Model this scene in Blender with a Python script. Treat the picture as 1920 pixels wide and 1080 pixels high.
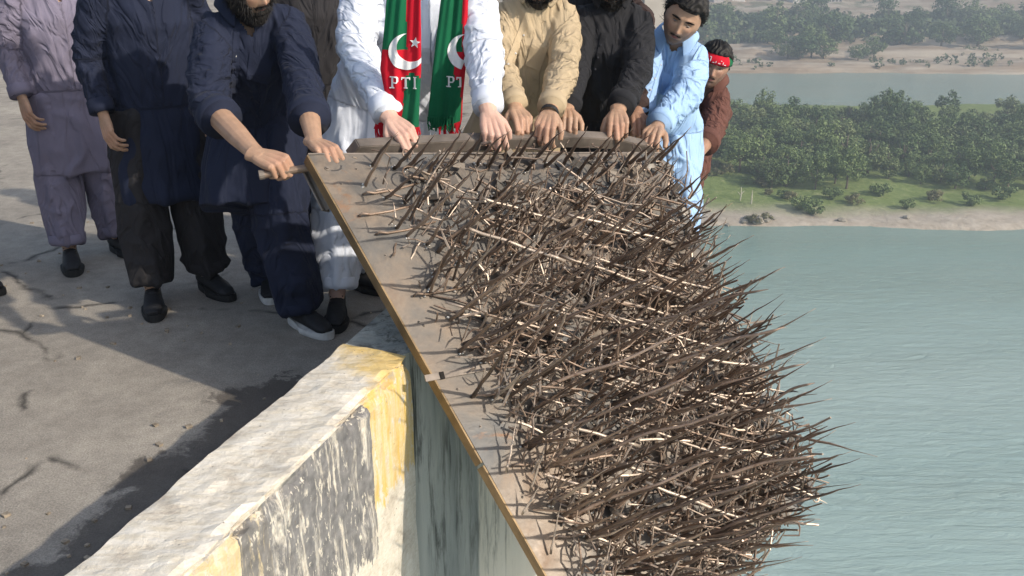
import bpy, bmesh, math, random
import numpy as np
from mathutils import Vector, Matrix, noise as mnoise
from mathutils.bvhtree import BVHTree

random.seed(7)
for _o in list(bpy.data.objects):
    bpy.data.objects.remove(_o, do_unlink=True)
SC = bpy.context.scene
COL = SC.collection

# ------------------------------------------------------------------ camera
TH = math.radians(20.6)
FPX = 1700.0
CAM = np.array([0.0, 0.0, 1.6])
cd = bpy.data.cameras.new('camera')
cd.sensor_width = 36.0
cd.lens = 36.0 * FPX / 1920.0
cd.clip_start = 0.05
cd.clip_end = 6000
cam = bpy.data.objects.new('camera', cd)
COL.objects.link(cam)
cam.location = CAM
cam.rotation_euler = (math.pi / 2 - TH, 0, 0)
SC.camera = cam

# ------------------------------------------------------------------ light
SUN = np.array([1.15, -0.62, 0.80])
SUN = SUN / np.linalg.norm(SUN)
world = bpy.data.worlds.new('World')
SC.world = world
world.use_nodes = True
wn = world.node_tree
wn.nodes.clear()
wo = wn.nodes.new('ShaderNodeOutputWorld')
wb = wn.nodes.new('ShaderNodeBackground')
sky = wn.nodes.new('ShaderNodeTexSky')
sky.sky_type = 'NISHITA'
sky.sun_disc = False
sky.sun_elevation = math.asin(SUN[2])
sky.sun_rotation = math.atan2(SUN[0], SUN[1])
sky.dust_density = 2.5
sky.air_density = 1.0
wb.inputs['Strength'].default_value = 0.14
wn.links.new(sky.outputs[0], wb.inputs[0])
wn.links.new(wb.outputs[0], wo.inputs[0])

sd = bpy.data.lights.new('sun', 'SUN')
sd.energy = 4.3
sd.angle = math.radians(0.9)
sd.color = (1.0, 0.91, 0.78)
so = bpy.data.objects.new('sun', sd)
COL.objects.link(so)
so.rotation_euler = Vector(SUN).to_track_quat('Z', 'Y').to_euler()
so.location = (8, -6, 12)

SC.view_settings.view_transform = 'Standard'
SC.view_settings.look = 'None'
SC.view_settings.gamma = 1.0
SC.view_settings.use_curve_mapping = False
SC.view_settings.exposure = 0.56
SC.render.engine = 'CYCLES'
SC.cycles.volume_bounces = 0
SC.cycles.max_bounces = 6

# ------------------------------------------------------------------ helpers
ST, CT = math.sin(TH), math.cos(TH)
def ray(px, py):
    u = (px - 960.0) / FPX; v = (540.0 - py) / FPX
    return np.array([u, CT + v * ST, -ST + v * CT])
def at(px, py, t):
    return CAM + ray(px, py) * t
def on_z(px, py, z):
    r = ray(px, py)
    return CAM + r * ((z - CAM[2]) / r[2])
def nrm(v):
    v = np.asarray(v, float)
    return v / max(1e-9, np.linalg.norm(v))

def tag(o, label=None, cat=None, group=None, kind=None):
    if label: o['label'] = label
    if cat: o['category'] = cat
    if group: o['group'] = group
    if kind: o['kind'] = kind
    return o
def mesh_of(name, verts, faces, mat=None, smooth=False):
    me = bpy.data.meshes.new(name)
    me.from_pydata([tuple(map(float, v)) for v in verts], [], [tuple(int(i) for i in f) for f in faces])
    if mat:
        for m in (mat if isinstance(mat, (list, tuple)) else [mat]): me.materials.append(m)
    if smooth:
        me.polygons.foreach_set('use_smooth', [True] * len(me.polygons))
    me.update()
    return me
def link(name, me, parent=None):
    o = bpy.data.objects.new(name, me)
    COL.objects.link(o)
    if parent is not None:
        o.parent = parent
        o.matrix_parent_inverse = Matrix.Translation(-parent.location) if parent.type == 'EMPTY' else Matrix.Identity(4)
    return o
def empty(name, loc):
    o = bpy.data.objects.new(name, None)
    o.empty_display_size = 0.1
    COL.objects.link(o)
    o.location = tuple(map(float, loc))
    return o

class MB:
    """collects vertices and faces"""
    def __init__(s): s.v = []; s.f = []; s.m = []
    def add(s, V, F, mi=0):
        b = len(s.v)
        s.v.extend([tuple(map(float, p)) for p in V])
        s.f.extend([tuple(int(i) + b for i in f) for f in F])
        s.m.extend([mi] * len(F))
    def box(s, c, ax, ay, az, mi=0):
        c, ax, ay, az = (np.asarray(q, float) for q in (c, ax, ay, az))
        V = [c + i * ax + j * ay + k * az for k in (-1, 1) for j in (-1, 1) for i in (-1, 1)]
        F = [(0, 2, 3, 1), (4, 5, 7, 6), (0, 1, 5, 4), (2, 6, 7, 3), (0, 4, 6, 2), (1, 3, 7, 5)]
        if np.dot(np.cross(ax, ay), az) < 0: F = [f[::-1] for f in F]
        s.add(V, F, mi)
    def tube(s, P, R, n=8, side=None, ratio=1.0, mi=0, cap=True):
        V, F = tube_geo(P, R, n, side, ratio, cap)
        s.add(V, F, mi)
    def mesh(s, name, mat, smooth=False):
        me = mesh_of(name, s.v, s.f, mat, smooth)
        if any(s.m): me.polygons.foreach_set('material_index', s.m)
        return me
    def build(s, name, mat, parent=None, smooth=False):
        return link(name, s.mesh(name, mat, smooth), parent)

def tube_geo(P, R, n=8, side=None, ratio=1.0, cap=True):
    """tube through points P; R radii, each a number or (ra, rb); ra lies along 'side'"""
    P = [np.asarray(p, float) for p in P]
    k = len(P)
    V = []
    ref = nrm(side) if side is not None else None
    for i in range(k):
        d = nrm(P[min(i + 1, k - 1)] - P[max(i - 1, 0)])
        if ref is None:
            ref = nrm(np.cross(d, [0.31, 0.2, 0.93]))
        a = ref - d * np.dot(ref, d)
        a = nrm(a) if np.linalg.norm(a) > 1e-6 else nrm(np.cross(d, [1, 0.3, 0.1]))
        if side is None: ref = a
        b = np.cross(d, a)
        r = R[i] if hasattr(R, '__len__') else R
        ra, rb = (r if hasattr(r, '__len__') else (r, r * ratio))
        for j in range(n):
            w = 2 * math.pi * j / n
            V.append(P[i] + a * ra * math.cos(w) + b * rb * math.sin(w))
    F = []
    for i in range(k - 1):
        for j in range(n):
            q = (j + 1) % n
            F.append((i * n + j, i * n + q, (i + 1) * n + q, (i + 1) * n + j))
    if cap:
        F.append(tuple(range(n - 1, -1, -1)))
        F.append(tuple((k - 1) * n + j for j in range(n)))
    return V, F

def vnoise(P, seed=0):
    """vectorised value noise in 0..1, P (n,3)"""
    P = np.asarray(P, float)
    I = np.floor(P).astype(np.int64); f = P - I
    f = f * f * (3 - 2 * f)
    def h(i, j, k):
        n = (i * 73856093) ^ (j * 19349663) ^ (k * 83492791) ^ (seed * 2654435761)
        n = (n ^ (n >> 13)) * 1274126177
        n = n ^ (n >> 16)
        return (n & 0xFFFFF) / float(0xFFFFF)
    out = 0
    for a in (0, 1):
        for b in (0, 1):
            for c in (0, 1):
                w = (f[:, 0] if a else 1 - f[:, 0]) * (f[:, 1] if b else 1 - f[:, 1]) * (f[:, 2] if c else 1 - f[:, 2])
                out = out + w * h(I[:, 0] + a, I[:, 1] + b, I[:, 2] + c)
    return out

# ------------------------------------------------------------------ materials
class NT:
    def __init__(s, name, rough=0.8, metallic=0.0, spec=0.3):
        s.m = bpy.data.materials.new(name); s.m.use_nodes = True
        s.n = s.m.node_tree; s.n.nodes.clear()
        s.out = s.n.nodes.new('ShaderNodeOutputMaterial')
        s.p = s.n.nodes.new('ShaderNodeBsdfPrincipled')
        s.p.inputs['Roughness'].default_value = rough
        s.p.inputs['Metallic'].default_value = metallic
        s.p.inputs['Specular IOR Level'].default_value = spec
        s.n.links.new(s.p.outputs[0], s.out.inputs[0])
        s._c = None
    def new(s, t): return s.n.nodes.new(t)
    def lk(s, a, b): s.n.links.new(a, b)
    def coord(s, kind='Object'):
        if s._c is None: s._c = s.new('ShaderNodeTexCoord')
        return s._c.outputs[kind]
    def pos(s):
        return s.new('ShaderNodeNewGeometry').outputs['Position']
    def mapv(s, vec, scale=(1, 1, 1), rot=(0, 0, 0), loc=(0, 0, 0)):
        m = s.new('ShaderNodeMapping')
        m.inputs['Scale'].default_value = scale; m.inputs['Rotation'].default_value = rot; m.inputs['Location'].default_value = loc
        s.lk(vec, m.inputs['Vector']); return m.outputs[0]
    def noise(s, vec, scale, detail=4, rough=0.55, dist=0.0):
        t = s.new('ShaderNodeTexNoise')
        t.inputs['Scale'].default_value = scale; t.inputs['Detail'].default_value = detail
        t.inputs['Roughness'].default_value = rough; t.inputs['Distortion'].default_value = dist
        s.lk(vec, t.inputs['Vector']); return t.outputs['Fac']
    def voro(s, vec, scale, feature='F1', out='Distance', rnd=1.0):
        t = s.new('ShaderNodeTexVoronoi'); t.feature = feature
        t.inputs['Scale'].default_value = scale; t.inputs['Randomness'].default_value = rnd
        s.lk(vec, t.inputs['Vector']); return t.outputs[out]
    def ramp(s, fac, stops, interp='LINEAR'):
        r = s.new('ShaderNodeValToRGB'); r.color_ramp.interpolation = interp
        e = r.color_ramp.elements
        while len(e) < len(stops): e.new(0.5)
        for i, (p, c) in enumerate(stops):
            e[i].position = p
            c = (c, c, c) if not hasattr(c, '__len__') else c
            e[i].color = (c[0], c[1], c[2], 1)
        s.lk(fac, r.inputs[0]); return r.outputs['Color']
    def mix(s, fac, a, b, mode='MIX'):
        m = s.new('ShaderNodeMix'); m.data_type = 'RGBA'; m.blend_type = mode
        for val, i in ((fac, 0), (a, 6), (b, 7)):
            if hasattr(val, 'node') : s.lk(val, m.inputs[i])
            elif i == 0: m.inputs[0].default_value = val
            else: m.inputs[i].default_value = (val[0], val[1], val[2], 1)
        return m.outputs[2]
    def math(s, op, a, b=0.0, c=0.0):
        m = s.new('ShaderNodeMath'); m.operation = op
        for i, val in enumerate((a, b, c)):
            if hasattr(val, 'node'): s.lk(val, m.inputs[i])
            else: m.inputs[i].default_value = val
        return m.outputs[0]
    def sep(s, vec):
        x = s.new('ShaderNodeSeparateXYZ'); s.lk(vec, x.inputs[0]); return x.outputs
    def color(s, c):
        if hasattr(c, 'node'): s.lk(c, s.p.inputs['Base Color'])
        else: s.p.inputs['Base Color'].default_value = (c[0], c[1], c[2], 1)
    def bump(s, h, strength=0.3, dist=0.01):
        b = s.new('ShaderNodeBump'); b.inputs['Strength'].default_value = strength; b.inputs['Distance'].default_value = dist
        s.lk(h, b.inputs['Height'])
        if getattr(s, '_b', None) is not None: s.lk(s._b, b.inputs['Normal'])
        s._b = b.outputs[0]
        s.lk(b.outputs[0], s.p.inputs['Normal'])
    def rough(s, v): s.lk(v, s.p.inputs['Roughness'])

def simple(name, col, rough=0.7, metallic=0.0, var=0.25, scale=20, bump=0.15, bd=0.003, spec=0.3):
    t = NT(name, rough, metallic, spec)
    n = t.noise(t.coord(), scale, 5)
    lo = tuple(c * (1 - var) for c in col); hi = tuple(min(1, c * (1 + var)) for c in col)
    t.color(t.ramp(n, [(0.3, lo), (0.7, hi)]))
    if bump: t.bump(t.noise(t.coord(), scale * 3, 5), bump, bd)
    return t.m
ZP = 0.35
oA0 = on_z(390, 1040, ZP); oA1 = on_z(768, 666, ZP)      # outer top edge
iA0 = on_z(390, 852, ZP);  iA1 = on_z(640, 645, ZP)      # inner top edge
dirA = nrm((oA1 - oA0) * [1, 1, 0])
dirI = nrm((iA1 - iA0) * [1, 1, 0])
oS = oA1 - dirA * 4.5
iS = iA1 - dirI * 4.5
# second wall: turns under the panel
B1 = np.array([0.80, 3.92, ZP])
dirB = nrm(B1 - oA1)
GZ = -41.0

# ------------------------------------------------------------------ setting materials
def mat_asphalt():
    t = NT('asphalt', 0.85)
    p = t.pos()
    big = t.noise(p, 1.3, 5, 0.6)
    c = t.ramp(big, [(0.3, (0.235, 0.21, 0.18)), (0.7, (0.385, 0.345, 0.29))])
    fine = t.noise(p, 160, 3, 0.7)
    c = t.mix(0.5, c, t.ramp(fine, [(0.35, 0.25), (0.7, 0.85)]), 'OVERLAY')
    # worn wet-dark stain, a shape of its own
    st = t.noise(t.mapv(p, (1.0, 0.45, 1), (0, 0, 0.6), (0.35, 0.1, 0)), 1.5, 6, 0.6, 0.4)
    stf = t.ramp(st, [(0.70, 0.0), (0.74, 1.0)])
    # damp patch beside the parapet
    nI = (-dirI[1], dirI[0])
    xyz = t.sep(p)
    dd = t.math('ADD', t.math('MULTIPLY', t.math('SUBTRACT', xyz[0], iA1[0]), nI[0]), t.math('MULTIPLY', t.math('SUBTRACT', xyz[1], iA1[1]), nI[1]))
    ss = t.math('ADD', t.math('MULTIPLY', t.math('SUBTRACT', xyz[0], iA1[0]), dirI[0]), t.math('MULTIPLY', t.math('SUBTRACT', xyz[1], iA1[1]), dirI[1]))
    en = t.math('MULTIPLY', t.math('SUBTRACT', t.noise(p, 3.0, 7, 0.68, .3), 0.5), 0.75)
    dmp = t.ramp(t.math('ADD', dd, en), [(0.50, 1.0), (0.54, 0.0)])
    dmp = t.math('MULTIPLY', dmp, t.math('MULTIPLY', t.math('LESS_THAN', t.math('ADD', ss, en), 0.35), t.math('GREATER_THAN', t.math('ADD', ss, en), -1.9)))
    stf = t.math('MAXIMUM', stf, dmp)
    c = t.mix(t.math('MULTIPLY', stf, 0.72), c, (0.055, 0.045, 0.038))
    # cracks
    wn_ = t.new('ShaderNodeTexNoise'); t.lk(p, wn_.inputs['Vector']); wn_.inputs['Scale'].default_value = 4; wn_.inputs['Detail'].default_value = 5
    w = t.mix(0.16, p, wn_.outputs['Color'])
    cr = t.voro(w, 1.1, 'DISTANCE_TO_EDGE')
    crf = t.ramp(cr, [(0.0, 1.0), (0.022, 0.0)])
    brk = t.ramp(t.noise(p, 2.6, 3), [(0.48, 0.0), (0.56, 1.0)])
    cf = t.math('MULTIPLY', crf, brk)
    c = t.mix(t.math('MULTIPLY', cf, 0.85), c, (0.03, 0.027, 0.024))
    grit = t.ramp(t.voro(p, 90), [(0.06, 1.0), (0.12, 0.0)])
    gm = t.math('MULTIPLY', grit, t.ramp(t.noise(p, 7, 2), [(0.55, 0), (0.65, 0.7)]))
    c = t.mix(gm, c, (0.4, 0.36, 0.3))
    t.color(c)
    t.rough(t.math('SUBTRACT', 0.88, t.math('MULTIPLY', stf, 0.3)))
    c2 = t.noise(p, 12, 8, 0.75)
    c = t.mix(0.55, c, t.ramp(c2, [(0.3, 0.3), (0.7, 0.7)]), 'OVERLAY'); t.color(c)
    t.bump(fine, 0.7, 0.005); t.bump(c2, 0.35, 0.012)
    t.bump(big, 0.3, 0.02)
    return t.m

WALL_O = None
def mat_parapet():
    """whitewashed concrete, with painted yellow and black bands worn through on the outer side.
    UVs: u = metres along the wall from its end, v = metres round the section (0 at the outer top edge)"""
    t = NT('painted_concrete', 0.82)
    p = t.pos()
    uv = t.new('ShaderNodeUVMap').outputs[0]
    x = t.sep(uv)
    n1 = t.noise(p, 9, 8, 0.65)
    base = t.ramp(n1, [(0.25, (0.44, 0.38, 0.30)), (0.5, (0.68, 0.62, 0.52)), (0.75, (0.79, 0.74, 0.64))])
    # rough streaks of wash across
    st = t.noise(t.mapv(p, (3, 14, 30)), 4, 6, 0.65)
    base = t.mix(0.5, base, t.ramp(st, [(0.35, 0.32), (0.6, 0.62)]), 'OVERLAY')
    vert = t.math('LESS_THAN', x[1], 0.0)      # outer face
    wob = t.math('MULTIPLY', t.math('SUBTRACT', t.noise(p, 7, 6, 0.7), 0.5), 0.10)
    u = t.math('ADD', x[0], t.math('MULTIPLY', wob, 0.25))
    drip = t.noise(t.mapv(p, (26, 26, 2.2)), 1.0, 6, 0.72)
    # downward extent of the paint, ragged
    low = t.math('ADD', t.math('MULTIPLY', x[1], 2.0), t.math('MULTIPLY', drip, 1.5))
    # yellow band u 0..0.33 reaching down 0.38
    yb = t.math('MULTIPLY', t.math('GREATER_THAN', x[0], -1.0), t.math('LESS_THAN', u, 0.30))
    yd = t.ramp(t.math('ADD', x[1], t.math('MULTIPLY', drip, 0.30)), [(-0.0, 0.0), (0.001, 1.0)])
    yd = t.math('GREATER_THAN', t.math('ADD', x[1], t.math('MULTIPLY', drip, 0.28)), -0.27)
    wear = t.ramp(t.noise(t.mapv(p, (40, 40, 3.5)), 1.0, 7, 0.7), [(0.34, 0.25), (0.62, 0.95)])
    yf = t.math('MULTIPLY', t.math('MULTIPLY', yb, yd), t.math('MULTIPLY', wear, t.math('LESS_THAN', x[1], 0.012)))
    # also on the top: a fading cap of yellow next to the end and edge
    topw = t.ramp(t.math('ADD', t.math('ADD', t.math('MULTIPLY', t.noise(p, 7, 7, 0.75), 0.55), x[0]), t.math('MULTIPLY', x[1], 0.75)), [(0.42, 1.0), (0.60, 0.0)])
    topf = t.math('MULTIPLY', topw, t.math('GREATER_THAN', x[1], 0.0))
    yf = t.math('MAXIMUM', yf, t.math('MULTIPLY', topf, 0.75))
    ycol = t.ramp(t.noise(t.mapv(p, (20, 20, 5)), 1.2, 6), [(0.3, (0.62, 0.39, 0.06)), (0.7, (0.78, 0.55, 0.16))])
    # black band u .30 .. 1.25, reaching down deeper, worn in vertical strokes
    bb = t.math('MULTIPLY', t.math('GREATER_THAN', u, 0.30), t.math('LESS_THAN', u, 0.98))
    bd_ = t.math('GREATER_THAN', t.math('ADD', t.math('ADD', x[1], t.math('MULTIPLY', drip, 0.35)), t.math('MULTIPLY', x[0], -0.22)), -0.47)
    bw = t.ramp(t.noise(t.mapv(p, (24, 24, 4.5), (0.1, 0.1, 0)), 1.0, 8, 0.75, 0.6), [(0.36, 0.0), (0.48, 0.92)])
    bf = t.math('MULTIPLY', t.math('MULTIPLY', bb, bd_), t.math('MULTIPLY', bw, vert))
    bcol = t.ramp(t.noise(p, 30, 4), [(0.3, (0.085, 0.087, 0.095)), (0.7, (0.22, 0.215, 0.215))])
    # second yellow band farther along
    y2 = t.math('MULTIPLY', t.math('GREATER_THAN', u, 0.86), t.math('MULTIPLY', wear, 0.75))
    y2 = t.math('MULTIPLY', y2, vert)
    y2 = t.math('MULTIPLY', y2, t.math('GREATER_THAN', t.math('ADD', x[1], t.math('MULTIPLY', drip, 0.4)), -0.6))
    c = t.mix(y2, base, (0.70, 0.50, 0.17))
    c = t.mix(yf, c, ycol)
    c = t.mix(bf, c, bcol)
    chp = t.ramp(t.noise(t.mapv(p, (38, 38, 16)), 1.0, 6, 0.7, .5), [(0.585, 0.0), (0.60, 1.0)])
    c = t.mix(t.math('MULTIPLY', chp, vert), c, (0.66, 0.60, 0.50))
    edg = t.math('MULTIPLY', t.ramp(t.math('ABSOLUTE', x[1]), [(0.0, 1.0), (0.03, 0.0)]), t.ramp(t.noise(p, 32, 5, .7), [(0.5, 0.0), (0.58, 0.8)]))
    c = t.mix(edg, c, (0.50, 0.44, 0.36))
    # pits
    pit = t.ramp(t.voro(p, 55), [(0.10, 1.0), (0.2, 0.0)])
    pm = t.math('MULTIPLY', pit, t.ramp(t.noise(p, 11, 3), [(0.56, 0), (0.64, 0.8)]))
    c = t.mix(pm, c, (0.17, 0.14, 0.11))
    t.color(c)
    t.bump(n1, 0.8, 0.016); t.bump(t.noise(p, 60, 6, 0.7), 0.6, 0.004)
    t.bump(t.noise(t.mapv(p, (10, 26, 60)), 3, 6, 0.7), 0.45, 0.006)
    return t.m

_r = ray(905, 960); _n = np.array([dirB[1], -dirB[0], 0]); _p = CAM + _r * (np.dot(oA1 - CAM, _n) / np.dot(_r, _n)); LIT_BAND = float(np.dot(_p - oA1, dirB)); print('BAND', LIT_BAND)
def mat_abutment():
    t = NT('stained_concrete', 0.85)
    p = t.pos()
    v = t.noise(t.mapv(p, (9, 9, 0.8)), 1.3, 7, 0.68, 0.3)
    c = t.ramp(v, [(0.25, (0.20, 0.215, 0.20)), (0.5, (0.36, 0.37, 0.335)), (0.75, (0.55, 0.54, 0.47))])
    band = t.noise(t.mapv(p, (3.2, 3.2, 0.12)), 1.2, 3)
    c = t.mix(t.ramp(band, [(0.48, 0.0), (0.62, 0.6)]), c, (0.72, 0.69, 0.60))
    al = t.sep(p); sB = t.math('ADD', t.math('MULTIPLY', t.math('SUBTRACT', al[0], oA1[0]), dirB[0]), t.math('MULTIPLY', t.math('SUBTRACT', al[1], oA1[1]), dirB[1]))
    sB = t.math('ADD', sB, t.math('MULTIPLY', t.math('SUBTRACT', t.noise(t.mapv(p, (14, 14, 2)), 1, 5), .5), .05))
    c = t.mix(t.ramp(sB, [(LIT_BAND, 0.0), (LIT_BAND + .008, 0.8)]), c, (0.72, 0.66, 0.54))  # sunlit stretch of the wall painted in as a pale cream tone
    bl = t.ramp(t.noise(t.mapv(p, (22, 22, 1.6)), 1.0, 8, 0.75, 0.4), [(0.50, 0.0), (0.62, 0.92)])
    msk = t.ramp(t.noise(t.mapv(p, (5, 5, 1)), 1.0, 3), [(0.4, 0.15), (0.6, 1.0)])
    c = t.mix(t.math('MULTIPLY', bl, msk), c, (0.055, 0.055, 0.045))
    t.color(c)
    t.bump(v, 0.4, 0.01)
    t.bump(t.noise(t.mapv(p, (30, 30, 4)), 1, 6, 0.7), 0.5, 0.006)
    return t.m

M = {}
M['asphalt'] = mat_asphalt()
M['parapet'] = mat_parapet()
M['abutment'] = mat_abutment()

# ------------------------------------------------------------------ deck and parapet
deck_pts = [(iS[0], iS[1]), (iA1[0], iA1[1]), (oA1[0] - 0.03, oA1[1] + 0.12), (B1[0] - 0.02, B1[1] + 0.12), (1.0, 4.9), (1.32, 7.3), (1.32, 9.5), (1.1, 60.0), (-60, 60), (-60, iS[1])]
def grid_deck():
    # deck as a prism
    n = len(deck_pts)
    V = [(x, y, 0.0) for x, y in deck_pts] + [(x, y, -0.9) for x, y in deck_pts]
    F = [tuple(range(n)), tuple(range(2 * n - 1, n - 1, -1))]
    F += [(i, i + n, (i + 1) % n + n, (i + 1) % n) for i in range(n)]
    bm = bmesh.new()
    vs = [bm.verts.new(v) for v in V]
    for f in F: bm.faces.new([vs[i] for i in f])
    bmesh.ops.recalc_face_normals(bm, faces=bm.faces)
    me = bpy.data.meshes.new('road'); bm.to_mesh(me); bm.free()
    me.materials.append(M['asphalt'])
    return me
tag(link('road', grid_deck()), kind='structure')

def wall_strip(name, o0, o1, i0, i1, ztop, zbot, mat, ulen_from_end=True, nseg=90, rough=0.006, seed=3):
    """wall with a rounded, chipped outer top edge; built as rings of a cross-section from inner foot over the top to the outer foot"""
    sec = []      # (kind, s) : list of (lateral fraction 0 inner..1 outer, z, v)
    W = np.linalg.norm((o1 - i1)[:2])
    for z in (-0.05, 0.15, ztop - 0.03): sec.append((0.0, z, 2.0 + z))
    for k in range(9):
        f = 0.03 + 0.93 * k / 8
        sec.append((f, ztop, (1 - f) * W + 0.02))
    for a in (0.3, 0.65): sec.append((0.97 + 0.03 * math.sin(a * math.pi / 2) , ztop - 0.012 * (1 - math.cos(a * math.pi / 2)), 0.004))
    zz = ztop - 0.015
    dz = 0.02
    while zz > zbot:
        sec.append((1.0, zz, zz - ztop)); zz -= dz
        dz *= 1.16
    sec.append((1.0, zbot, zbot - ztop))
    V = []; UV = []
    L = np.linalg.norm((o1 - o0)[:2])
    for i in range(nseg + 1):
        s = (i / nseg) ** 0.7
        s = i / nseg
        s = 1 - (1 - s) ** 1.6
        O = o0 + (o1 - o0) * s; I = i0 + (i1 - i0) * s
        for (f, z, v) in sec:
            q = I * (1 - f) + O * f
            V.append((q[0], q[1], z)); UV.append(((1 - s) * L, v))
    V = np.array(V)
    n1 = vnoise(V * 9, seed) - 0.5; n2 = vnoise(V * 28, seed + 1) - 0.5; n3 = vnoise(V * 70, seed + 2) - 0.5
    d = rough * (1.6 * n1 + 1.3 * n2 + 0.7 * n3)
    out = nrm((o1 - i1) * [1, 1, 0])
    m = len(sec)
    edge = np.array([math.exp(-((v / 0.035) ** 2)) for (_, _, v) in sec] * (nseg + 1))
    chip = np.clip(vnoise(V * 16, seed + 5) - 0.5, 0, 1) * 0.10 * edge + np.clip(vnoise(V * 45, seed + 6) - 0.55, 0, 1) * 0.05 * edge
    V[:, 2] += np.where(np.array([v for (_, _, v) in sec] * (nseg + 1)) > 0, d, 0) - chip
    V[:, :2] += (np.where(np.array([v for (_, _, v) in sec] * (nseg + 1)) <= 0.01, d, 0) - chip)[:, None] * out[:2]
    F = []
    for i in range(nseg):
        for j in range(m - 1):
            a = i * m + j
            F.append((a, a + 1, a + m + 1, a + m))
    F.append(tuple(nseg * m + j for j in range(m)))
    F.append(tuple(range(m - 1, -1, -1)))
    me = mesh_of(name, V, F, mat)
    uvl = me.uv_layers.new(name='UVMap')
    li = np.zeros(len(me.loops), dtype=np.int32); me.loops.foreach_get('vertex_index', li)
    uvl.data.foreach_set('uv', np.array(UV)[li].ravel())
    bm = bmesh.new(); bm.from_mesh(me); bmesh.ops.recalc_face_normals(bm, faces=bm.faces); bm.to_mesh(me); bm.free()
    return me
par = link('parapet', wall_strip('parapet', oS, oA1, iS, iA1, ZP, -1.6, M['parapet'], nseg=150))
tag(par, 'thick concrete parapet of whitewashed top with worn yellow and black paint beside the road', 'parapet')

# wall continuing beyond the painted block, set back 6 cm, turning under the panel
outB = nrm(np.array([dirB[1], -dirB[0], 0]))
o0 = oA1 + dirA * 0.012 - outB * 0.035; o1 = B1.copy()
i0 = iA1 + dirI * 0.012; i1 = on_z(738, 560, ZP)
i1b = B1 - outB * 0.40 
def wall_B():
    pts_out = [o0, o1]
    ztop = ZP - 0.012
    # top polygon: i0, i1, far inner, o1, o0
    poly = [o0, o1, o1 - outB * 0.30, i1 + dirB * 0.35 , i1, i0]
    mb = MB()
    n = 60
    V = []; rows = []
    for i in range(n + 1):
        s = i / n
        O = o0 + (o1 - o0) * s
        if s < 0.3: I = i0 + (i1 - i0) * (s / 0.3)
        else: I = i1 + ((o1 - outB * 0.30) - i1) * ((s - 0.3) / 0.7)
        r = [(I[0], I[1], -0.05), (I[0], I[1], ztop)]
        for k in range(1, 8):
            q = I * (1 - k / 8) + O * (k / 8); r.append((q[0], q[1], ztop))
        r.append((O[0], O[1], ztop))
        z = ztop - 0.03; dz = 0.03
        while z > -3.0: r.append((O[0], O[1], z)); z -= dz; dz *= 1.15
        r.append((O[0], O[1], -6.0))
        rows.append(r)
    m = len(rows[0])
    V = np.array([p for r in rows for p in r])
    d = 0.010 * (vnoise(V * [7, 7, 2], 21) - 0.5) + 0.008 * (vnoise(V * [30, 30, 6], 22) - 0.5)
    V[:, :2] += d[:, None] * outB[:2]
    V[:, 2] += np.where(V[:, 2] > ztop - 0.01, d, 0)
    F = [(i * m + j, i * m + j + 1, (i + 1) * m + j + 1, (i + 1) * m + j) for i in range(n) for j in range(m - 1)]
    F.append(tuple(range(m))); F.append(tuple(n * m + j for j in range(m)))
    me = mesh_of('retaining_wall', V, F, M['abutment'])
    bm = bmesh.new(); bm.from_mesh(me); bmesh.ops.recalc_face_normals(bm, faces=bm.faces); bm.to_mesh(me); bm.free()
    return me
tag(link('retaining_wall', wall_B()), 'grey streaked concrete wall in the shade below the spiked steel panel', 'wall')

def prism(name, pts, z0, z1, mat, kind='structure'):
    n = len(pts)
    V = [(x, y, z1) for x, y in pts] + [(x, y, z0) for x, y in pts]
    F = [tuple(range(n)), tuple(range(2 * n - 1, n - 1, -1))] + [(i, i + n, (i + 1) % n + n, (i + 1) % n) for i in range(n)]
    me = mesh_of(name, V, F, mat)
    bm = bmesh.new(); bm.from_mesh(me); bmesh.ops.recalc_face_normals(bm, faces=bm.faces); bm.to_mesh(me); bm.free()
    o = link(name, me)
    if kind: o['kind'] = kind
    return o
# body of the bridge below the deck
q = oS - dirA * 0.0
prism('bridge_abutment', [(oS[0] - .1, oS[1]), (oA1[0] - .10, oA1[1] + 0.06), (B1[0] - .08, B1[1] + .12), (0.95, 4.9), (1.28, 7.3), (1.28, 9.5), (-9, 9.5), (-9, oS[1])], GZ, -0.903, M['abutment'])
# pale concrete pillar standing on the far side of the deck, behind the man in light blue
M['pillar'] = simple('pillar_concrete', (0.55, 0.50, 0.44), 0.85, scale=3, var=0.15, bump=0.4, bd=0.01)
def pillar():
    x0, y0 = 1.12, 7.15
    mb = MB()
    mb.box((x0, y0, 1.3), (0.16, 0, 0), (0, 0.28, 0), (0, 0, 1.3))
    mb.box((x0, y0, 2.72), (0.19, 0, 0), (0, 0.31, 0), (0, 0, 0.118))
    mb.box((x0, y0, 0.08), (0.185, 0, 0), (0, 0.30, 0), (0, 0, 0.078))
    o = mb.build('concrete_pillar', M['pillar'])
    tag(o, 'pale square concrete pillar on the bridge behind the man in light blue', 'pillar')
pillar()
# parapet along the far right edge of the deck (hidden mostly by the people) and on the left side of the road

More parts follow.
